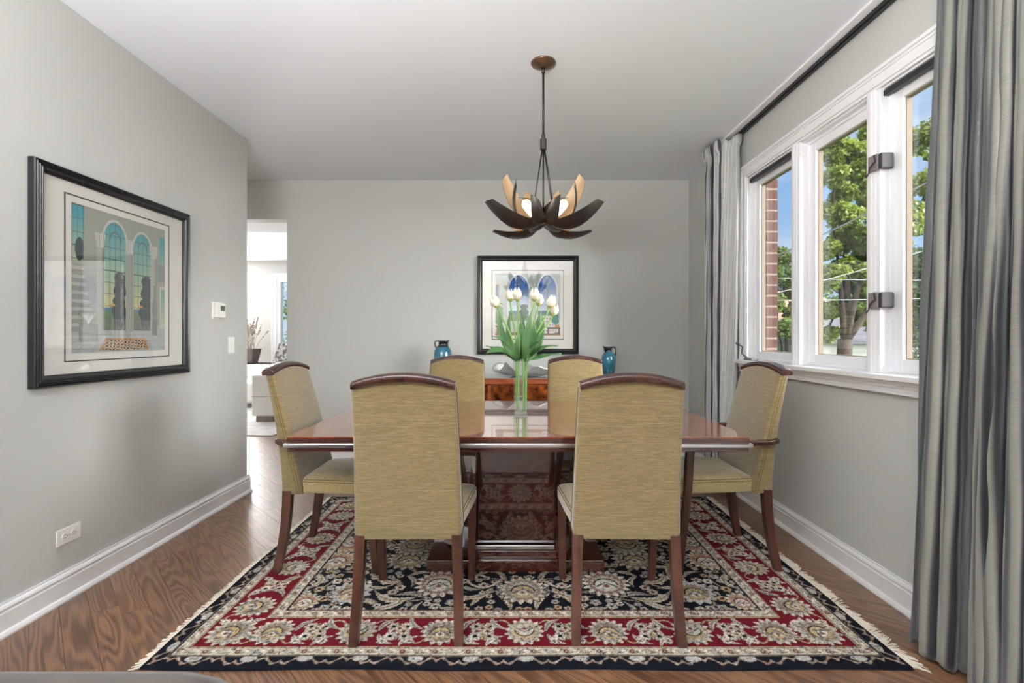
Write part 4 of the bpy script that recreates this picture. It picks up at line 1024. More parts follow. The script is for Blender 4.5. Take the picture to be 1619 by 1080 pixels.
# ------------------------------------------------------------------ chandelier
def chandelier():
    cx, c_y = .1745, 2.695
    H = empty('chandelier', (cx, c_y, CZ)); tag(H, 'bronze petal chandelier with glowing lamps hanging above the dining table', 'chandelier')
    MB().lathe([(.0, 0), (.068, 0), (.070, -.004), (.066, -.010), (.030, -.026), (.012, -.030), (0, -.030)], 40).build('canopy', 'canopy', H, smooth=True)
    MB().tube([(0, 0, -.028), (0, 0, -.06)], .010, 12).build('stem_collar', 'gunmetal', H, smooth=True)
    MB().tube([(0, 0, -.05), (0, 0, -.405)], .0065, 12).build('stem', 'gunmetal', H, smooth=True)
    MB().lathe([(.006, -.395), (.011, -.402), (.011, -.418), (.007, -.424), (.018, -.428), (.018, -.486), (.012, -.490), (0, -.490)], 24).build('coupler', 'gunmetal', H, auto=40)
    hz = -.862          # hub height
    clusters = [(-135+8, 0), (-45-8, 0), (45, 1), (135, 1)]
    for a in (-140, -40, 40, 140):
        ar = math.radians(a)
        MB().tube([(.008*math.cos(ar), .008*math.sin(ar), -.485), (.070*math.cos(ar), .045*math.sin(ar), -.80)], .004, 8).build('rod', 'gunmetal', H, smooth=True)
    MB().tube([(0, 0, -.485), (0, 0, hz-.03)], .005, 8).build('rod', 'gunmetal', H, smooth=True)
    MB().lathe([(0, hz-.045), (.008, hz-.04), (.012, hz-.02), (.018, hz), (.012, hz+.02), (.006, hz+.03)], 16).build('hub', 'gunmetal', H, smooth=True)
    rr = random.Random(4)
    for az, kind in clusters:
        a = math.radians(az); el = math.radians(30)
        A = Vector((math.cos(a)*math.cos(el), math.sin(a)*math.cos(el), math.sin(el))); side = Vector((-math.sin(a), math.cos(a), 0)); up = A.cross(side); 
        if up.z < 0: up = -up
        B = Vector((0, 0, hz-.035))+Vector((math.cos(a), math.sin(a), 0))*.040
        # lamp
        lp = MB(); 
        Q = A.to_track_quat('Z', 'Y').to_matrix()
        prof = [(.0, .0), (.016, .0), (.022, .012), (.025, .035), (.025, .080), (.021, .100), (.012, .108), (0, .110)]
        l = MB().lathe(prof, 20); l.v = [tuple(B+A*.055+Q@Vector(v)) for v in l.v]; l.build('lamp_glass', 'bulb', H, smooth=True)
        l = MB().lathe([(.0, -.005), (.024, -.005), (.026, .02), (.022, .04)], 20); l.v = [tuple(B+A*.030+Q@Vector(v)) for v in l.v]; l.build('socket', 'gunmetal', H, smooth=True)
        sx_ = 1 if math.cos(a) > 0 else -1; sy_ = 1 if math.sin(a) > 0 else -1
        if sy_ < 0:    # front clusters: (tip x outward, y, z from the hub), width, bulge
            specs = [((.222, .00, .225), .105, .16, (.55, .75, -.35)), ((.305, -.12, .065), .105, .22, (.25, -.55, -.80)), ((.056, -.190, .068), .066, .30, (.0, -.80, -.60)), ((.155, -.17, .150), .075, .32, (1, -.12, -.15)), ((.115, .02, .120), .085, .30, (-.75, -.35, .30)), ((.060, -.200, -.100), .085, .12, (-.2, -.55, -.85))]
        else:
            specs = [((.325, .12, .135), .075, .20, (.1, -.30, -.95)), ((.235, .16, .055), .100, .16, (.3, .85, -.40)), ((.285, .08, -.055), .085, .20, (.2, -.25, -.95)), ((.180, .02, -.095), .100, .18, (.0, -.25, -.95)), ((.12, .22, .10), .085, .26, (0, .95, -.2)), ((.10, .12, .17), .075, .2, (-.5, .8, 0))]
        C0 = B + A*.09
        for tip, wd, bul, gd in specs:
            T_ = Vector((sx_*tip[0], tip[1], hz-.007+tip[2]))
            D = (T_-B).normalized(); g = Vector((sx_*gd[0], gd[1], gd[2])); g = (g-D*g.dot(D)).normalized()
            Bs = B+g*.016; ctl = Bs*.58+T_*.42+g*(T_-B).length*bul*1.9; K = 14; P = []
            for k in range(K+1):
                t = k/K; P.append(Bs*(1-t)**2+ctl*2*t*(1-t)+T_*t*t)
            Tn = D.cross(g).normalized(); V = []; nW = 6
            for k in range(K+1):
                t = k/K; tan = (P[min(k+1, K)]-P[max(k-1, 0)]).normalized(); out = Tn.cross(tan).normalized()
                if out.dot(g) < 0: out = -out
                w = wd*.5*(.52+.50*math.sin(PI*min(1, t*.98+.02))**.9+.06*t)
                for j in range(nW+1):
                    s = j/nW*2-1; slant = .016*s*max(0, (t-.75)/.25)*sx_
                    V.append(P[k]+Tn*(s*w)+tan*slant-out*(.22*w*s*s))
            Fi = []
            for k in range(K):
                for j in range(nW):
                    q = k*(nW+1)+j; Fi.append((q, q+1, q+nW+2, q+nW+1))
            nV = len(V); V2 = []
            for k in range(K+1):
                tan = (P[min(k+1, K)]-P[max(k-1, 0)]).normalized(); nrm = Tn.cross(tan).normalized()
                if nrm.dot(g) > 0: nrm = -nrm
                for j in range(nW+1): V2.append(V[k*(nW+1)+j]+nrm*.0022)
            mb = MB(); mb.add(V+V2, [], 0)
            for f in Fi: mb.f.append(f); mb.m.append(0)
            for f in Fi: mb.f.append(tuple(i+nV for i in f[::-1])); mb.m.append(1)
            ring = [j for j in range(nW+1)]+[k*(nW+1)+nW for k in range(1, K+1)]+[K*(nW+1)+j for j in range(nW-1, -1, -1)]+[k*(nW+1) for k in range(K-1, 0, -1)]
            for i in range(len(ring)):
                p, q = ring[i], ring[(i+1) % len(ring)]; mb.f.append((p, q, q+nV, p+nV)); mb.m.append(0)
            mb.build('petal', ['petal_out', 'petal_in'], H, auto=50)
chandelier()

# ------------------------------------------------------------------ glass vase with tulips
VX, VY, VZ = .049, 2.757, .76
def vase():
    V = empty('vase', (VX, VY, VZ+.0006)); tag(V, 'tall square clear glass vase half full of stems on the dining table', 'vase')
    def sq(h, z, r=.004): return [(x, y, z) for x, y in rrect(h, h, r, 2)]
    MB().loft([sq(.038, 0), sq(.044, .316)], cap=False).build('outer_glass', 'vaseglass', V)
    MB().loft([sq(.034, .018), sq(.0405, .316)], cap=False).build('inner_glass', 'vaseglass', V)
    MB().loft([sq(.038, 0), sq(.0383, .018)]).build('base', 'vaseglass', V)
    m = MB(); a = sq(.044, .316); b = sq(.0405, .316); n = len(a); m.add(a+b, [(i, (i+1) % n, n+(i+1) % n, n+i) for i in range(n)]); m.build('rim', 'vaseglass', V)
    MB().loft([sq(.0335, .0185), sq(.0352, .10)]).build('water', 'water', V)
vase()
def blade(base, tip, mid, width, nrm, K=12):
    """leaf surface along a quadratic curve, folded on its midrib"""
    b, t, c = Vector(base), Vector(tip), Vector(mid); V = []; nW = 4
    for k in range(K+1):
        s = k/K; p = b*(1-s)**2+c*2*s*(1-s)+t*s*s; tan = ((c-b)*(1-s)+(t-c)*s).normalized(); sd = tan.cross(Vector(nrm)).normalized(); up = sd.cross(tan).normalized()
        w = width*1.25*(math.sin(PI*min(1, s*.93+.07))**.75)*(1-.25*s)
        if k == K: w = .0004
        for j in range(nW+1):
            q = j/nW*2-1; V.append(p+sd*(q*w)+up*(abs(q)**1.5*w*.35) + up*(.003*math.sin(s*9+q*2)))
    F = [(k*(nW+1)+j, k*(nW+1)+j+1, (k+1)*(nW+1)+j+1, (k+1)*(nW+1)+j) for k in range(K) for j in range(nW)]
    return V, F
px = lambda x, y, Y=VY: ((x-809.5)*Y/764.5, Y, 1.2-(y-533)*Y/764.5)
def tulip(hx, hy, dy, tilt, bx, by, leaves, lab, size=1.0):
    Tp = empty('tulip', (VX, VY, VZ)); tag(Tp, lab, 'tulip', 'white tulips in the glass vase'); O = Vector((VX, VY, VZ))
    h = Vector(px(hx, hy, VY+dy))-O; h.y = dy
    neck = Vector((.031*math.tanh(h.x*9)+by*.35, max(-.028, min(.028, h.y*.5-by*.3)), .312)); base = Vector((max(-.028, min(.028, neck.x*.75-bx*.5)), neck.y*.7, .023))
    ax = Vector((tilt[0], tilt[1], 1)).normalized(); hb = h-ax*.036*size
    mid1 = Vector((base.x*.5+neck.x*.5, by*.3+neck.y*.3, .17))
    pts = [base, base.lerp(mid1, .5), mid1.lerp(neck, .3), neck]
    c1, c2 = neck+(neck-mid1).normalized()*.10, hb-ax*.08
    for k in range(1, 11):
        s = k/10; pts.append(neck*(1-s)**3+c1*3*s*(1-s)**2+c2*3*s*s*(1-s)+hb*s**3)
    MB().tube(pts, .0043, 8).build('stem', 'stem', Tp, smooth=True)
    # bloom: six overlapping cupped petals
    Q = ax.to_track_quat('Z', 'Y').to_matrix(); r = random.Random(int(hx*7))
    Bm = empty('bloom', tuple(hb)); Bm.parent = Tp
    for i in range(6):
        a = i*PI/3+r.uniform(-.1, .1)+(0 if i % 2 else .15); rr = (.029 if i % 2 else .026)*size; Hh = (.078+r.uniform(-.004, .006))*size
        Vv = []; K = 9; nW = 6
        for k in range(K+1):
            s = k/K; R = rr*(math.sin(min(1, s*1.5+.12)*PI/2))*(1-1.45*max(0, s-.5)**1.5) ; w = 1.05*(math.sin(PI*min(.97, s*.80+.14))**.6)
            for j in range(nW+1):
                q = j/nW*2-1; b_ = a+q*w*.62; z = s*Hh-(q*q)*.007*s
                if k == K: b_ = a+q*w*.35
                Vv.append(Q@Vector((R*math.cos(b_), R*math.sin(b_), z)))
        F = [(k*(nW+1)+j, k*(nW+1)+j+1, (k+1)*(nW+1)+j+1, (k+1)*(nW+1)+j) for k in range(K) for j in range(nW)]
        mb = MB(); mb.add(Vv, F); mb.m = [1 if (f//nW) < 2 else 0 for f in range(len(F))]
        o = mb.build('petal', ['tulip', 'tulipbase'], Bm, smooth=True)
        s_ = o.modifiers.new('petal_thickness', 'SOLIDIFY'); s_.thickness = .0012
    for (lx, ly, ldy, mx_, my_, mdy, w, nr) in leaves:
        t = Vector(px(lx, ly, VY+ldy))-O; t.y = ldy; c = Vector(px(mx_, my_, VY+mdy))-O; c.y = mdy
        b = neck+Vector((0, 0, -.01)); b.x = max(-.030, min(.030, b.x)); b.y = max(-.03, min(.03, b.y))
        V_, F_ = blade(b, t, c, w, nr); mb = MB(); mb.add(V_, F_); o = mb.build('leaf', 'leaf', Tp, smooth=True)
        s_ = o.modifiers.new('leaf_thickness', 'SOLIDIFY'); s_.thickness = .0012
up = (0, -.5, 1); fr = (0, -1, .15)
tulip(783, 478, -.03, (-.45, -.1), .012, .010, [(767, 560, -.08, 792, 545, -.07, .030, up), (790, 496, -.02, 790, 540, -.01, .018, fr), (769, 547, .02, 790, 552, .02, .012, up)], 'leftmost white tulip, leaning out over the jug side of the vase')
tulip(806, 468, .05, (-.1, .2), .016, -.012, [(778, 532, -.03, 800, 532, -.03, .018, up), (807, 492, .03, 797, 540, .02, .015, fr)], 'white tulip tucked half behind the upright tulip left of centre')
tulip(818, 467, -.04, (-.03, -.2), .004, -.02, [(822, 528, -.08, 812, 560, -.06, .020, fr), (822, 500, -.03, 832, 545, -.02, .014, fr)], 'upright white tulip standing in front, just left of centre')
tulip(845, 467, -.04, (.08, -.15), -.010, -.014, [(841, 490, -.04, 832, 535, -.05, .020, fr), (834, 492, .03, 815, 520, .03, .013, fr)], 'upright white tulip just right of centre, highest of the bunch')
tulip(852, 475, .05, (.15, .2), -.016, .008, [(856, 492, .03, 846, 530, .02, .022, fr), (882, 547, -.05, 858, 544, -.04, .020, up)], 'white tulip behind the highest one, showing a paler tip')
tulip(871, 478, -.03, (.3, -.15), -.006, .018, [(858, 537, -.09, 842, 545, -.08, .020, up), (888, 559, .02, 860, 562, .02, .017, up), (859, 500, .06, 858, 545, .04, .020, fr)], 'large white tulip high at the right side of the bunch')
tulip(876, 491, .06, (.35, .2), .0, .004, [(846, 512, -.06, 848, 545, -.06, .016, fr), (824, 490, .06, 828, 530, .05, .014, fr)], 'rightmost white tulip, lowest bloom with a greenish base')

# ------------------------------------------------------------------ sofa in the foreground (mushroom velvet)
SF = empty('sofa', (-.95, .47, 0)); tag(SF, 'mushroom velvet sofa back at the bottom left corner, nearest to us', 'sofa')
def softbox(x0, x1, y0, y1, z0, z1, r, name, m_, parent):
    return MB().box(x0, x1, y0, y1, z0, z1).build(name, m_, parent, auto=180, bevel=r, seg=5)
softbox(-.72, .72, -.30, .10, .12, .40, .03, 'seat_base', 'sofa', SF)
m = MB(); secs = []
for k in range(29):
    x = -.66+1.32*k/28; e = max(0, abs(x)-.46)/.20; top = .722-.16*e**2.2
    secs.append([(x, .12, .14), (x, .24, .14), (x, .26, top*.6), (x, .262, top-.06), (x, .250, top-.02), (x, .215, top), (x, .165, top-.004), (x, .135, top-.04), (x, .12, top*.6)])
m.loft(secs).build('backrest', 'sofa', SF, auto=60)
for sx in (-1, 1):
    softbox(sx*.70-.05, sx*.70+.05, -.30, .12, .12, .56, .03, 'arm', 'sofa', SF)
    for y in (-.26, .20): MB().tube([(sx*.60, y, 0), (sx*.60, y, .14)], [.018, .026], 10).build('leg', 'darkwood', SF, smooth=True)
softbox(-.62, .62, -.29, .115, .40, .50, .03, 'cushion', 'sofa', SF)

# ------------------------------------------------------------------ living room beyond the opening
def liv(x, y, Y): return ((x-809.5)*Y/764.5, Y, 1.2-(y-533)*Y/764.5)
g = MB().box(-6.6, -2.9, 5.85, 9.15, 0, .012).build('area_rug', 'greyrug', bevel=.004); tag(g, 'pale grey rug on the living room floor seen through the opening', 'rug')
LS = empty('white_sofa', (-3.3, 7.0, .012)); tag(LS, 'white block-armed sofa in the living room beyond the opening', 'sofa')
x0 = liv(397, 0, 6.75)[0]+3.3
softbox(x0, x0+.62, -.25, .62, .08, .66, .03, 'arm', 'sofa_white', LS)
softbox(x0+.62, x0+1.0, -.25, .62, .08, .40, .03, 'seat_base', 'sofa_white', LS)
MB().box(x0+.06, x0+.30, -.23, -.10, 0, .08).build('leg', 'twig', LS)
MB().box(x0+.75, x0+.95, -.23, -.10, 0, .08).build('leg', 'twig', LS)
MB().box(x0-.002, x0+.622, -.254, -.249, .352, .357).build('seam', 'twig', LS)
# armchair peeking at the far left
LC = empty('white_armchair', (-4.75, 8.45, .012)); tag(LC, 'white low armchair half hidden beyond the white sofa arm', 'armchair')
softbox(-.35, .55, -.35, .30, .10, .42, .03, 'seat_base', 'sofa_white', LC)
softbox(-.35, .55, .30, .46, .10, .68, .03, 'backrest', 'sofa_white', LC)
for q in (-.30, .20, .48): MB().box(q, q+.05, -.33, -.28, 0, .10).build('leg', 'twig', LC)
# speckled cushion
SCU = MB()
secs = []
for k in range(9):
    t = -1+2*k/8; s = (1-abs(t)**2.5)**.5 if abs(t) < 1 else .02; s = max(s, .02)
    secs.append([(x*s**.3, t*.07, z*s**.3) for x, z in rrect(.21, .19, .05, 4)])
SCU.loft(secs); cu = SCU.build('throw_pillow', 'speckle' if 'speckle' in M else 'greyrug', smooth=True); cu.location = (-3.62+.30, 7.2, .90); cu.rotation_euler = (-.2, .25, -.1)
M['speckle'] = mat('speckled_cloth', 'D9D9D6', .9, var=(26, .06, '77787C', (1, 1, 1))); cu.data.materials[0] = M['speckle']
tag(cu, 'grey speckled throw pillow on top of the white sofa', 'pillow')
# console table and planter
ct = empty('console_table', (-4.62, 9.38, .0)); tag(ct, 'thin black metal console table under the potted twigs', 'console table')
zt = .70
MB().box(-.6, .42, -.17, .17, zt-.02, zt).build('table_top', 'blackmetal', ct)
for x in (-.58, -.16, .40):
    for y in (-.16, .16): MB().box(x-.010, x+.010, y-.010, y+.010, 0, zt-.02).build('leg', 'blackmetal', ct)
pl = empty('potted_twigs', (-5.10, 9.38, zt+.001)); tag(pl, 'square tapered brown planter with bare grey twigs', 'plant')
MB().loft([[(x, y, 0) for x, y in rrect(.115, .115, .01, 2)], [(x, y, .27) for x, y in rrect(.165, .165, .01, 2)], [(x, y, .27) for x, y in rrect(.145, .145, .01, 2)], [(x, y, .22) for x, y in rrect(.14, .14, .01, 2)]]).build('planter', 'planter', pl)
r = random.Random(3); m = MB()
for k in range(46):
    a = r.uniform(0, 2*PI); e_ = r.uniform(.03, .32); h = r.uniform(.35, .72); b0 = (r.uniform(-.1, .1), r.uniform(-.1, .1), .2)
    p = [b0, (b0[0]+math.cos(a)*e_*.4, b0[1]+math.sin(a)*e_*.3, .22+h*.5), (b0[0]+math.cos(a)*e_, b0[1]+math.sin(a)*e_*.5, .22+h)]
    m.tube(p, [.004, .003, .002], 4)
    for q in range(5):
        s = r.uniform(.4, 1); c = Vector(p[1]).lerp(Vector(p[2]), s); m.box(c.x-.008, c.x+.008, c.y-.008, c.y+.008, c.z-.012, c.z+.012)
m.build('twigs', 'twig', pl)['kind'] = 'stuff'
# living room window
lw = empty('window_4'); struct(lw)
m = MB(); X0, X1, Z0, Z1 = -4.74, -3.4, .62, 2.38
for dx, a, b in ((.03, 0, .03), (.02, .03, .10)):
    m.box(X0-.10+a, X0-.10+b+.001, 9.75-dx, 9.75, Z0, Z1+.10-b); m.box(X1+.10-b, X1+.10-a, 9.75-dx, 9.75, Z0, Z1+.10-b); m.box(X0-.10+a, X1+.10-a, 9.75-dx, 9.75, Z1+.10-b, Z1+.10-a); m.box(X0-.10, X1+.10, 9.75-dx*1.4, 9.75, Z0-.10+a, Z0-.10+b)
m.build('casing', 'white', lw)
m = MB(); s = .07
m.box(X0, X0+s, 9.752, 9.87, Z0, Z1); m.box(X1-s, X1, 9.752, 9.87, Z0, Z1); m.box(X0+s, X1-s, 9.752, 9.87, Z1-s, Z1); m.box(X0+s, X1-s, 9.752, 9.87, Z0, Z0+s); m.build('sash', 'vinyl', lw)
MB().box(X0+s, X1-s, 9.83, 9.834, Z0+s, Z1-s).build('pane', 'glass', lw)

# ------------------------------------------------------------------ outdoors
G = MB().box(-60, 60, -30, 120, -1.72, -1.6).build('ground', 'grass'); struct(G)
def foliage_mesh(centers, radii, per, size, material, name, parent, seed, flat=.8):
    r = np.random.default_rng(seed); C_ = np.repeat(np.array(centers), per, 0); R_ = np.repeat(np.array(radii), per)
    n = len(C_); d_ = r.normal(size=(n, 3)); d_ /= np.linalg.norm(d_, axis=1, keepdims=True); rad = R_*r.uniform(.35, 1.0, n)**.5
    P = C_+d_*rad[:, None]*np.array([1, 1, flat])
    # leaf: five-point lobed blade from two quads folded at the midrib
    tmpl = np.array([[0, 0, 0], [.55, .28, .10], [.30, .70, .06], [0, 1.1, 0], [-.30, .70, .06], [-.55, .28, .10]])
    nrm = d_*.5+r.normal(size=(n, 3))*.55+np.array([0, 0, .7]); nrm /= np.linalg.norm(nrm, axis=1, keepdims=True)
    a = r.normal(size=(n, 3)); a -= (a*nrm).sum(1, keepdims=True)*nrm; a /= np.linalg.norm(a, axis=1, keepdims=True); b = np.cross(nrm, a)
    s = size*r.uniform(.6, 1.3, n)
    V = P[:, None, :]+s[:, None, None]*(tmpl[None, :, 0:1]*b[:, None, :]+tmpl[None, :, 1:2]*a[:, None, :]+tmpl[None, :, 2:3]*nrm[:, None, :])
    idx = np.arange(n)[:, None]*6
    F = np.concatenate([idx+np.array([[0, 1, 2, 3]]), idx+np.array([[0, 3, 4, 5]])], 0)
    o = np_mesh(name, V.reshape(-1, 3), F, material, None, parent); o['kind'] = 'stuff'; return o
def leafmat(name, c1, c2):
    m = mat(name, c1, .55, var=(1.6, .15, c2, (1, 1, 1))); t = m.node_tree; b = t.nodes['Principled BSDF']
    # some light through the leaf
    tl = N(t, 'ShaderNodeBsdfTranslucent'); src_ = b.inputs['Base Color'].links[0].from_socket; t.links.new(src_, tl.inputs[0])
    ms = N(t, 'ShaderNodeMixShader'); ms.inputs[0].default_value = .38; t.links.new(b.outputs[0], ms.inputs[1]); t.links.new(tl.outputs[0], ms.inputs[2])
    t.links.new(ms.outputs[0], t.nodes['Material Output'].inputs[0]); return m
M['maple'] = leafmat('maple_leaf', '66782A', '8C9A40'); M['darkleaf'] = leafmat('dark_leaf', '50692E', '74893F'); M['thuja'] = leafmat('thuja_leaf', '38502A', '54702F')
def tree(x, y, z0, h, trunk_r, blobs, per, size, material, lab, seed, fork):
    Tn = empty('tree', (x, y, z0)); tag(Tn, lab, 'tree', None)
    r = random.Random(seed); m = MB()
    m.tube([(0, 0, -.1), (.02, 0, fork*.5), (.06, 0, fork)], [trunk_r*1.35, trunk_r*1.05, trunk_r], 12)
    s0 = Vector((.06, 0, fork-.1)); B_ = [Vector(b[:3]) for b in blobs]; zmx = max(b.z for b in B_)
    xs_ = sorted(b.x for b in B_); limbs = []
    for fx in (.12, .38, .62, .90):
        tx_ = xs_[int(fx*(len(xs_)-1))]; tz_ = fork+(zmx-fork)*(.62 if fx in (.12, .90) else .92)
        e_ = Vector((tx_, r.uniform(-.3, .3), tz_)); md = s0.lerp(e_, .5)+Vector((tx_*.16, 0, -.22))
        q = [s0]+[s0*(1-t)**2+md*2*t*(1-t)+e_*t*t+Vector((r.uniform(-.05, .05), 0, 0)) for t in (.15, .3, .45, .6, .75, .9, 1)]
        k = .55*trunk_r; m.tube(q, [k, k*.85, k*.7, k*.56, k*.44, k*.34, k*.22, k*.1], 8); limbs += q[2:]
    for e_, bb in zip(B_, blobs):
        st = min(limbs, key=lambda p: (p-e_).length+max(0, p.z-e_.z)*.8); br = bb[3]
        k = .16*trunk_r; m.tube([st, st.lerp(e_, .5)+Vector((0, 0, .08)), e_], [k, k*.7, k*.3], 6)
        for _ in range(4):
            dd = Vector((r.gauss(0, 1), r.gauss(0, 1), r.gauss(0, .8))).normalized()*br*.8; m.tube([e_, e_+dd*.5+Vector((0, 0, .04)), e_+dd], [k*.4, k*.25, k*.1], 5)
    m.build('trunk', 'bark', Tn, smooth=True)
    cen = []; rad = []
    for (bx, by, bz, br) in blobs:
        for _ in range(9):
            dd = Vector((r.gauss(0, 1), r.gauss(0, 1), r.gauss(0, 1))).normalized()*br*r.uniform(.25, .85)
            cen.append((bx+dd.x, by+dd.y, bz+dd.z*.8)); rad.append(br*r.uniform(.34, .58))
    foliage_mesh(cen, rad, per, size, M[material], 'foliage', Tn, seed)
    return Tn
def blob_px(lst, Y, x, y, z0):
    out = []
    for (p, q, rpx, dy) in lst:
        YY = Y+dy; X_, _, Z_ = liv(p, q, YY); out.append((X_-x, YY-y, Z_-z0, rpx*YY/764.5))
    return out
ty = 12.0; tx = liv(1332, 0, ty)[0]
bl = blob_px([(1335, 235, 26, 0), (1318, 250, 18, 0), (1335, 305, 24, .2), (1372, 300, 24, .3), (1308, 330, 14, .1), (1345, 370, 24, .1), (1372, 375, 26, -.2), (1332, 425, 22, .1), (1375, 430, 26, -.1), (1345, 260, 26, .1), (1370, 400, 24, .2), (1365, 215, 22, .5), (1320, 275, 22, -.3), (1355, 285, 30, .6), (1385, 250, 34, 0), (1345, 340, 26, -.5), (1320, 335, 18, .3), (1385, 330, 34, .5), (1320, 395, 22, 0), (1360, 400, 30, .6), (1400, 400, 34, 0),
              (1310, 440, 24, -.3), (1345, 455, 26, .4), (1385, 465, 30, 0), (1310, 490, 22, .3), (1360, 500, 20, .8), (1400, 510, 24, .8), (1305, 530, 18, .5),
              (1430, 225, 30, .5), (1465, 215, 30, 0), (1425, 300, 34, .4), (1470, 290, 36, 0), (1440, 350, 34, .2), (1490, 350, 40, .6), (1500, 250, 34, .5)], ty, tx, ty, -1.6)
tree(tx, ty, -1.6, 8, .16, bl, 125, .092, 'maple', 'large maple tree with leaning forked trunk outside the middle window', 5, 2.75)
ty2 = 14.8; tx2 = liv(1243, 0, ty2)[0]
bl = blob_px([(1240, 405, 20, 0), (1225, 425, 22, 0), (1262, 430, 22, .5), (1240, 455, 26, 0), (1222, 480, 22, 0), (1255, 490, 24, 0), (1235, 520, 24, -.5), (1265, 525, 22, 0), (1285, 400, 24, 1), (1290, 450, 26, 1), (1290, 500, 24, 1)], ty2, tx2, ty2, -1.6)
tree(tx2, ty2, -1.6, 6, .12, bl, 90, .095, 'darkleaf', 'bushy green tree outside the window nearest the brick edge', 8, 1.6)
ty3 = 29.0; tx3 = liv(1420, 0, ty3)[0]
bl = blob_px([(1300, 500, 26, 0), (1330, 480, 26, 0), (1360, 490, 30, 0), (1395, 470, 34, 0), (1430, 450, 36, 0), (1470, 440, 40, 0), (1510, 430, 44, 0), (1320, 440, 26, 2), (1360, 430, 26, 2)], ty3, tx3, ty3, -1.6)
tree(tx3, ty3, -1.6, 6, .2, bl, 60, .21, 'darkleaf', 'distant dark tree mass behind the maple and the garage', 12, 2.0)
# conical thuja
th = empty('evergreen_shrub', (liv(1462, 0, 10)[0], 10, -1.6)); tag(th, 'tall dense conical evergreen outside the window beside the large curtain', 'shrub')
MB().tube([(0, 0, -.1), (0, 0, 3.6)], [.09, .03], 8).build('trunk', 'bark', th)
cen = []; rad = []; r = random.Random(2)
for k in range(330):
    z = r.uniform(.15, 4.55); R = .56*math.sqrt(max(.03, 1-(z/4.75)**2.4)); a = r.uniform(0, 2*PI); cen.append((math.cos(a)*R*.8, math.sin(a)*R*.8, z)); rad.append(.16)
foliage_mesh(cen, rad, 75, .060, M['thuja'], 'foliage', th, 4, 1.2)
# flowering shrub low at left
M['flowerleaf'] = leafmat('flower_leaf', '5E7E3C', 'D8CFCB')
fs = empty('flowering_shrub', (liv(1243, 0, 9.0)[0], 9.0, -1.6)); tag(fs, 'low shrub with small pale flowers just outside the far window', 'shrub')
cen = []; rad = []
for k in range(70): cen.append((r.uniform(-.7, .7), r.uniform(-.4, .4), r.uniform(.9, 2.42))); rad.append(.16)
MB().tube([(0, 0, 0), (0, 0, 1.8)], [.03, .01], 6).build('stem', 'bark', fs)
foliage_mesh(cen, rad, 55, .035, M['flowerleaf'], 'foliage', fs, 5)
# garage / neighbouring house
def house(name, x0, x1, y0, y1, z0, z1, rise, wallm, roofm, lab, over=.25):
    H = empty(name, ((x0+x1)/2, y0, z0)); tag(H, lab, 'building')
    w = (x1-x0)/2; d_ = y1-y0; hh = z1-z0
    MB().box(-w, w, 0, d_, 0, hh).build('wall', wallm, H)
    n = int(hh/.16); m = MB()
    for k in range(n): m.box(-w-.02, w+.02, -.02, 0, k*.16+.01, k*.16+.15)
    m.build('siding', wallm, H)
    MB().loft([[(-w-over, -over, hh), (w+over, -over, hh), (w+over, -over+.05, hh+.08), (0, d_/2, hh+rise), (-w-over, -over+.05, hh+.08)][:3]+[(w+over, d_/2, hh+rise), (-w-over, d_/2, hh+rise), (-w-over, -over, hh+.08)],
               [(-w-over, d_+over, hh), (w+over, d_+over, hh), (w+over, d_+over, hh+.08), (w+over, d_/2+.1, hh+rise), (-w-over, d_/2+.1, hh+rise), (-w-over, d_+over, hh+.08)]]).build('roof', roofm, H)
    return H
gh = house('garage', 10.7, 17.2, 17.5, 21.5, -1.6, .95, 1.0, 'concrete', 'roofing', 'pale garage with sided walls and dark roof behind the maple trunk')
MB().box(.4, 2.1, -.06, -.02, 0, 2.1).build('garage_door', 'vinyl', gh)
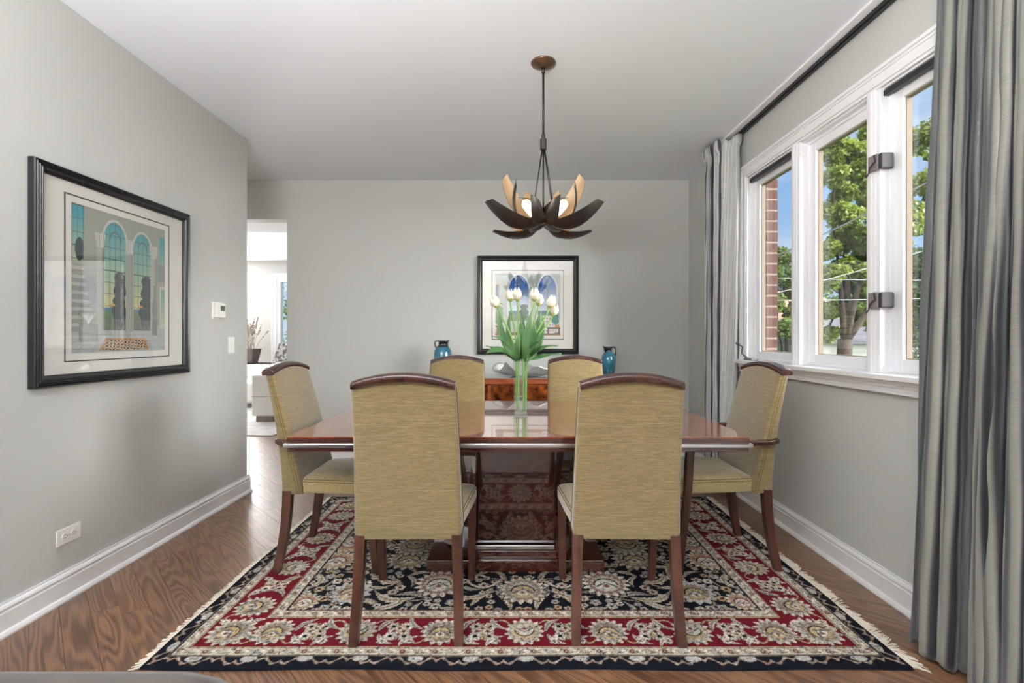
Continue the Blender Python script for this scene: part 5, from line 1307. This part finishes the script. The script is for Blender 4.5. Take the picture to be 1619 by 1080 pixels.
house('house', 14.5, 24.5, 36, 42, -1.6, 1.8, 3.2, 'concrete', 'redroof', 'neighbouring house with reddish roof glimpsed through the trees')
house('shed', 10.6, 13.2, 22.5, 25, -1.6, .6, .8, 'concrete', 'roofing', 'low pale shed with grey roof behind the flowering shrub')
# utility wires
def wire(p0, p1, sag, r_, mt, lab):
    a, b = Vector(p0), Vector(p1); pts = [a.lerp(b, k/24)-Vector((0, 0, sag*4*(k/24)*(1-k/24))) for k in range(25)]
    o = MB().tube(pts, r_, 6).build('utility_wire', mt, smooth=True); tag(o, lab, 'wire', 'overhead utility wires outside the windows')
def pole(x, y, h, lab):
    P_ = empty('utility_pole', (x, y, -1.6)); tag(P_, lab, 'utility pole')
    MB().tube([(0, 0, 0), (0, 0, h)], [.13, .10], 12).build('pole', 'bark', P_, smooth=True)
    return P_
pa, pb = liv(1140, 0, 9.0)[0], liv(1600, 0, 9.0)[0]
pole(pa, 9.0, 6.2, 'wooden utility pole beyond the far corner of the house'); pole(pb, 9.0, 8.0, 'wooden utility pole behind the large curtain')
def wpx(y0, y1, sag, r_, mt, lab):     # heights at the two poles
    z = lambda y: 1.2-(y-533)*9.0/764.5
    wire((pa, 9.0, z(y0)), (pb, 9.0, z(y1)), sag, r_, mt, lab)
wpx(442, 213, .12, .016, 'wire', 'thick dark overhead wire rising steeply across the maple')
wpx(484, 348, .10, .008, 'cable_pale', 'thin pale wire below the thick one, rising gently')
wpx(436, 441, .05, .006, 'cable_pale', 'thin level pale wire, upper of the two level ones')
wpx(474, 467, .04, .009, 'cable_pale', 'thin level pale wire, lower of the two level ones')
# hedge and fence outside the living room window
hd = empty('hedge', (-6.0, 14, -1.6)); tag(hd, 'leafy hedge outside the living room window', 'hedge')
cen = []; rad = []
for k in range(160): cen.append((r.uniform(-3, 2.5), r.uniform(-.5, .5), r.uniform(.2, 5.6))); rad.append(.4)
MB().tube([(0, 0, 0), (0, 0, 4)], [.08, .03], 6).build('trunk', 'bark', hd)
foliage_mesh(cen, rad, 40, .10, M['darkleaf'], 'foliage', hd, 15)
print('planks', n1, n2)
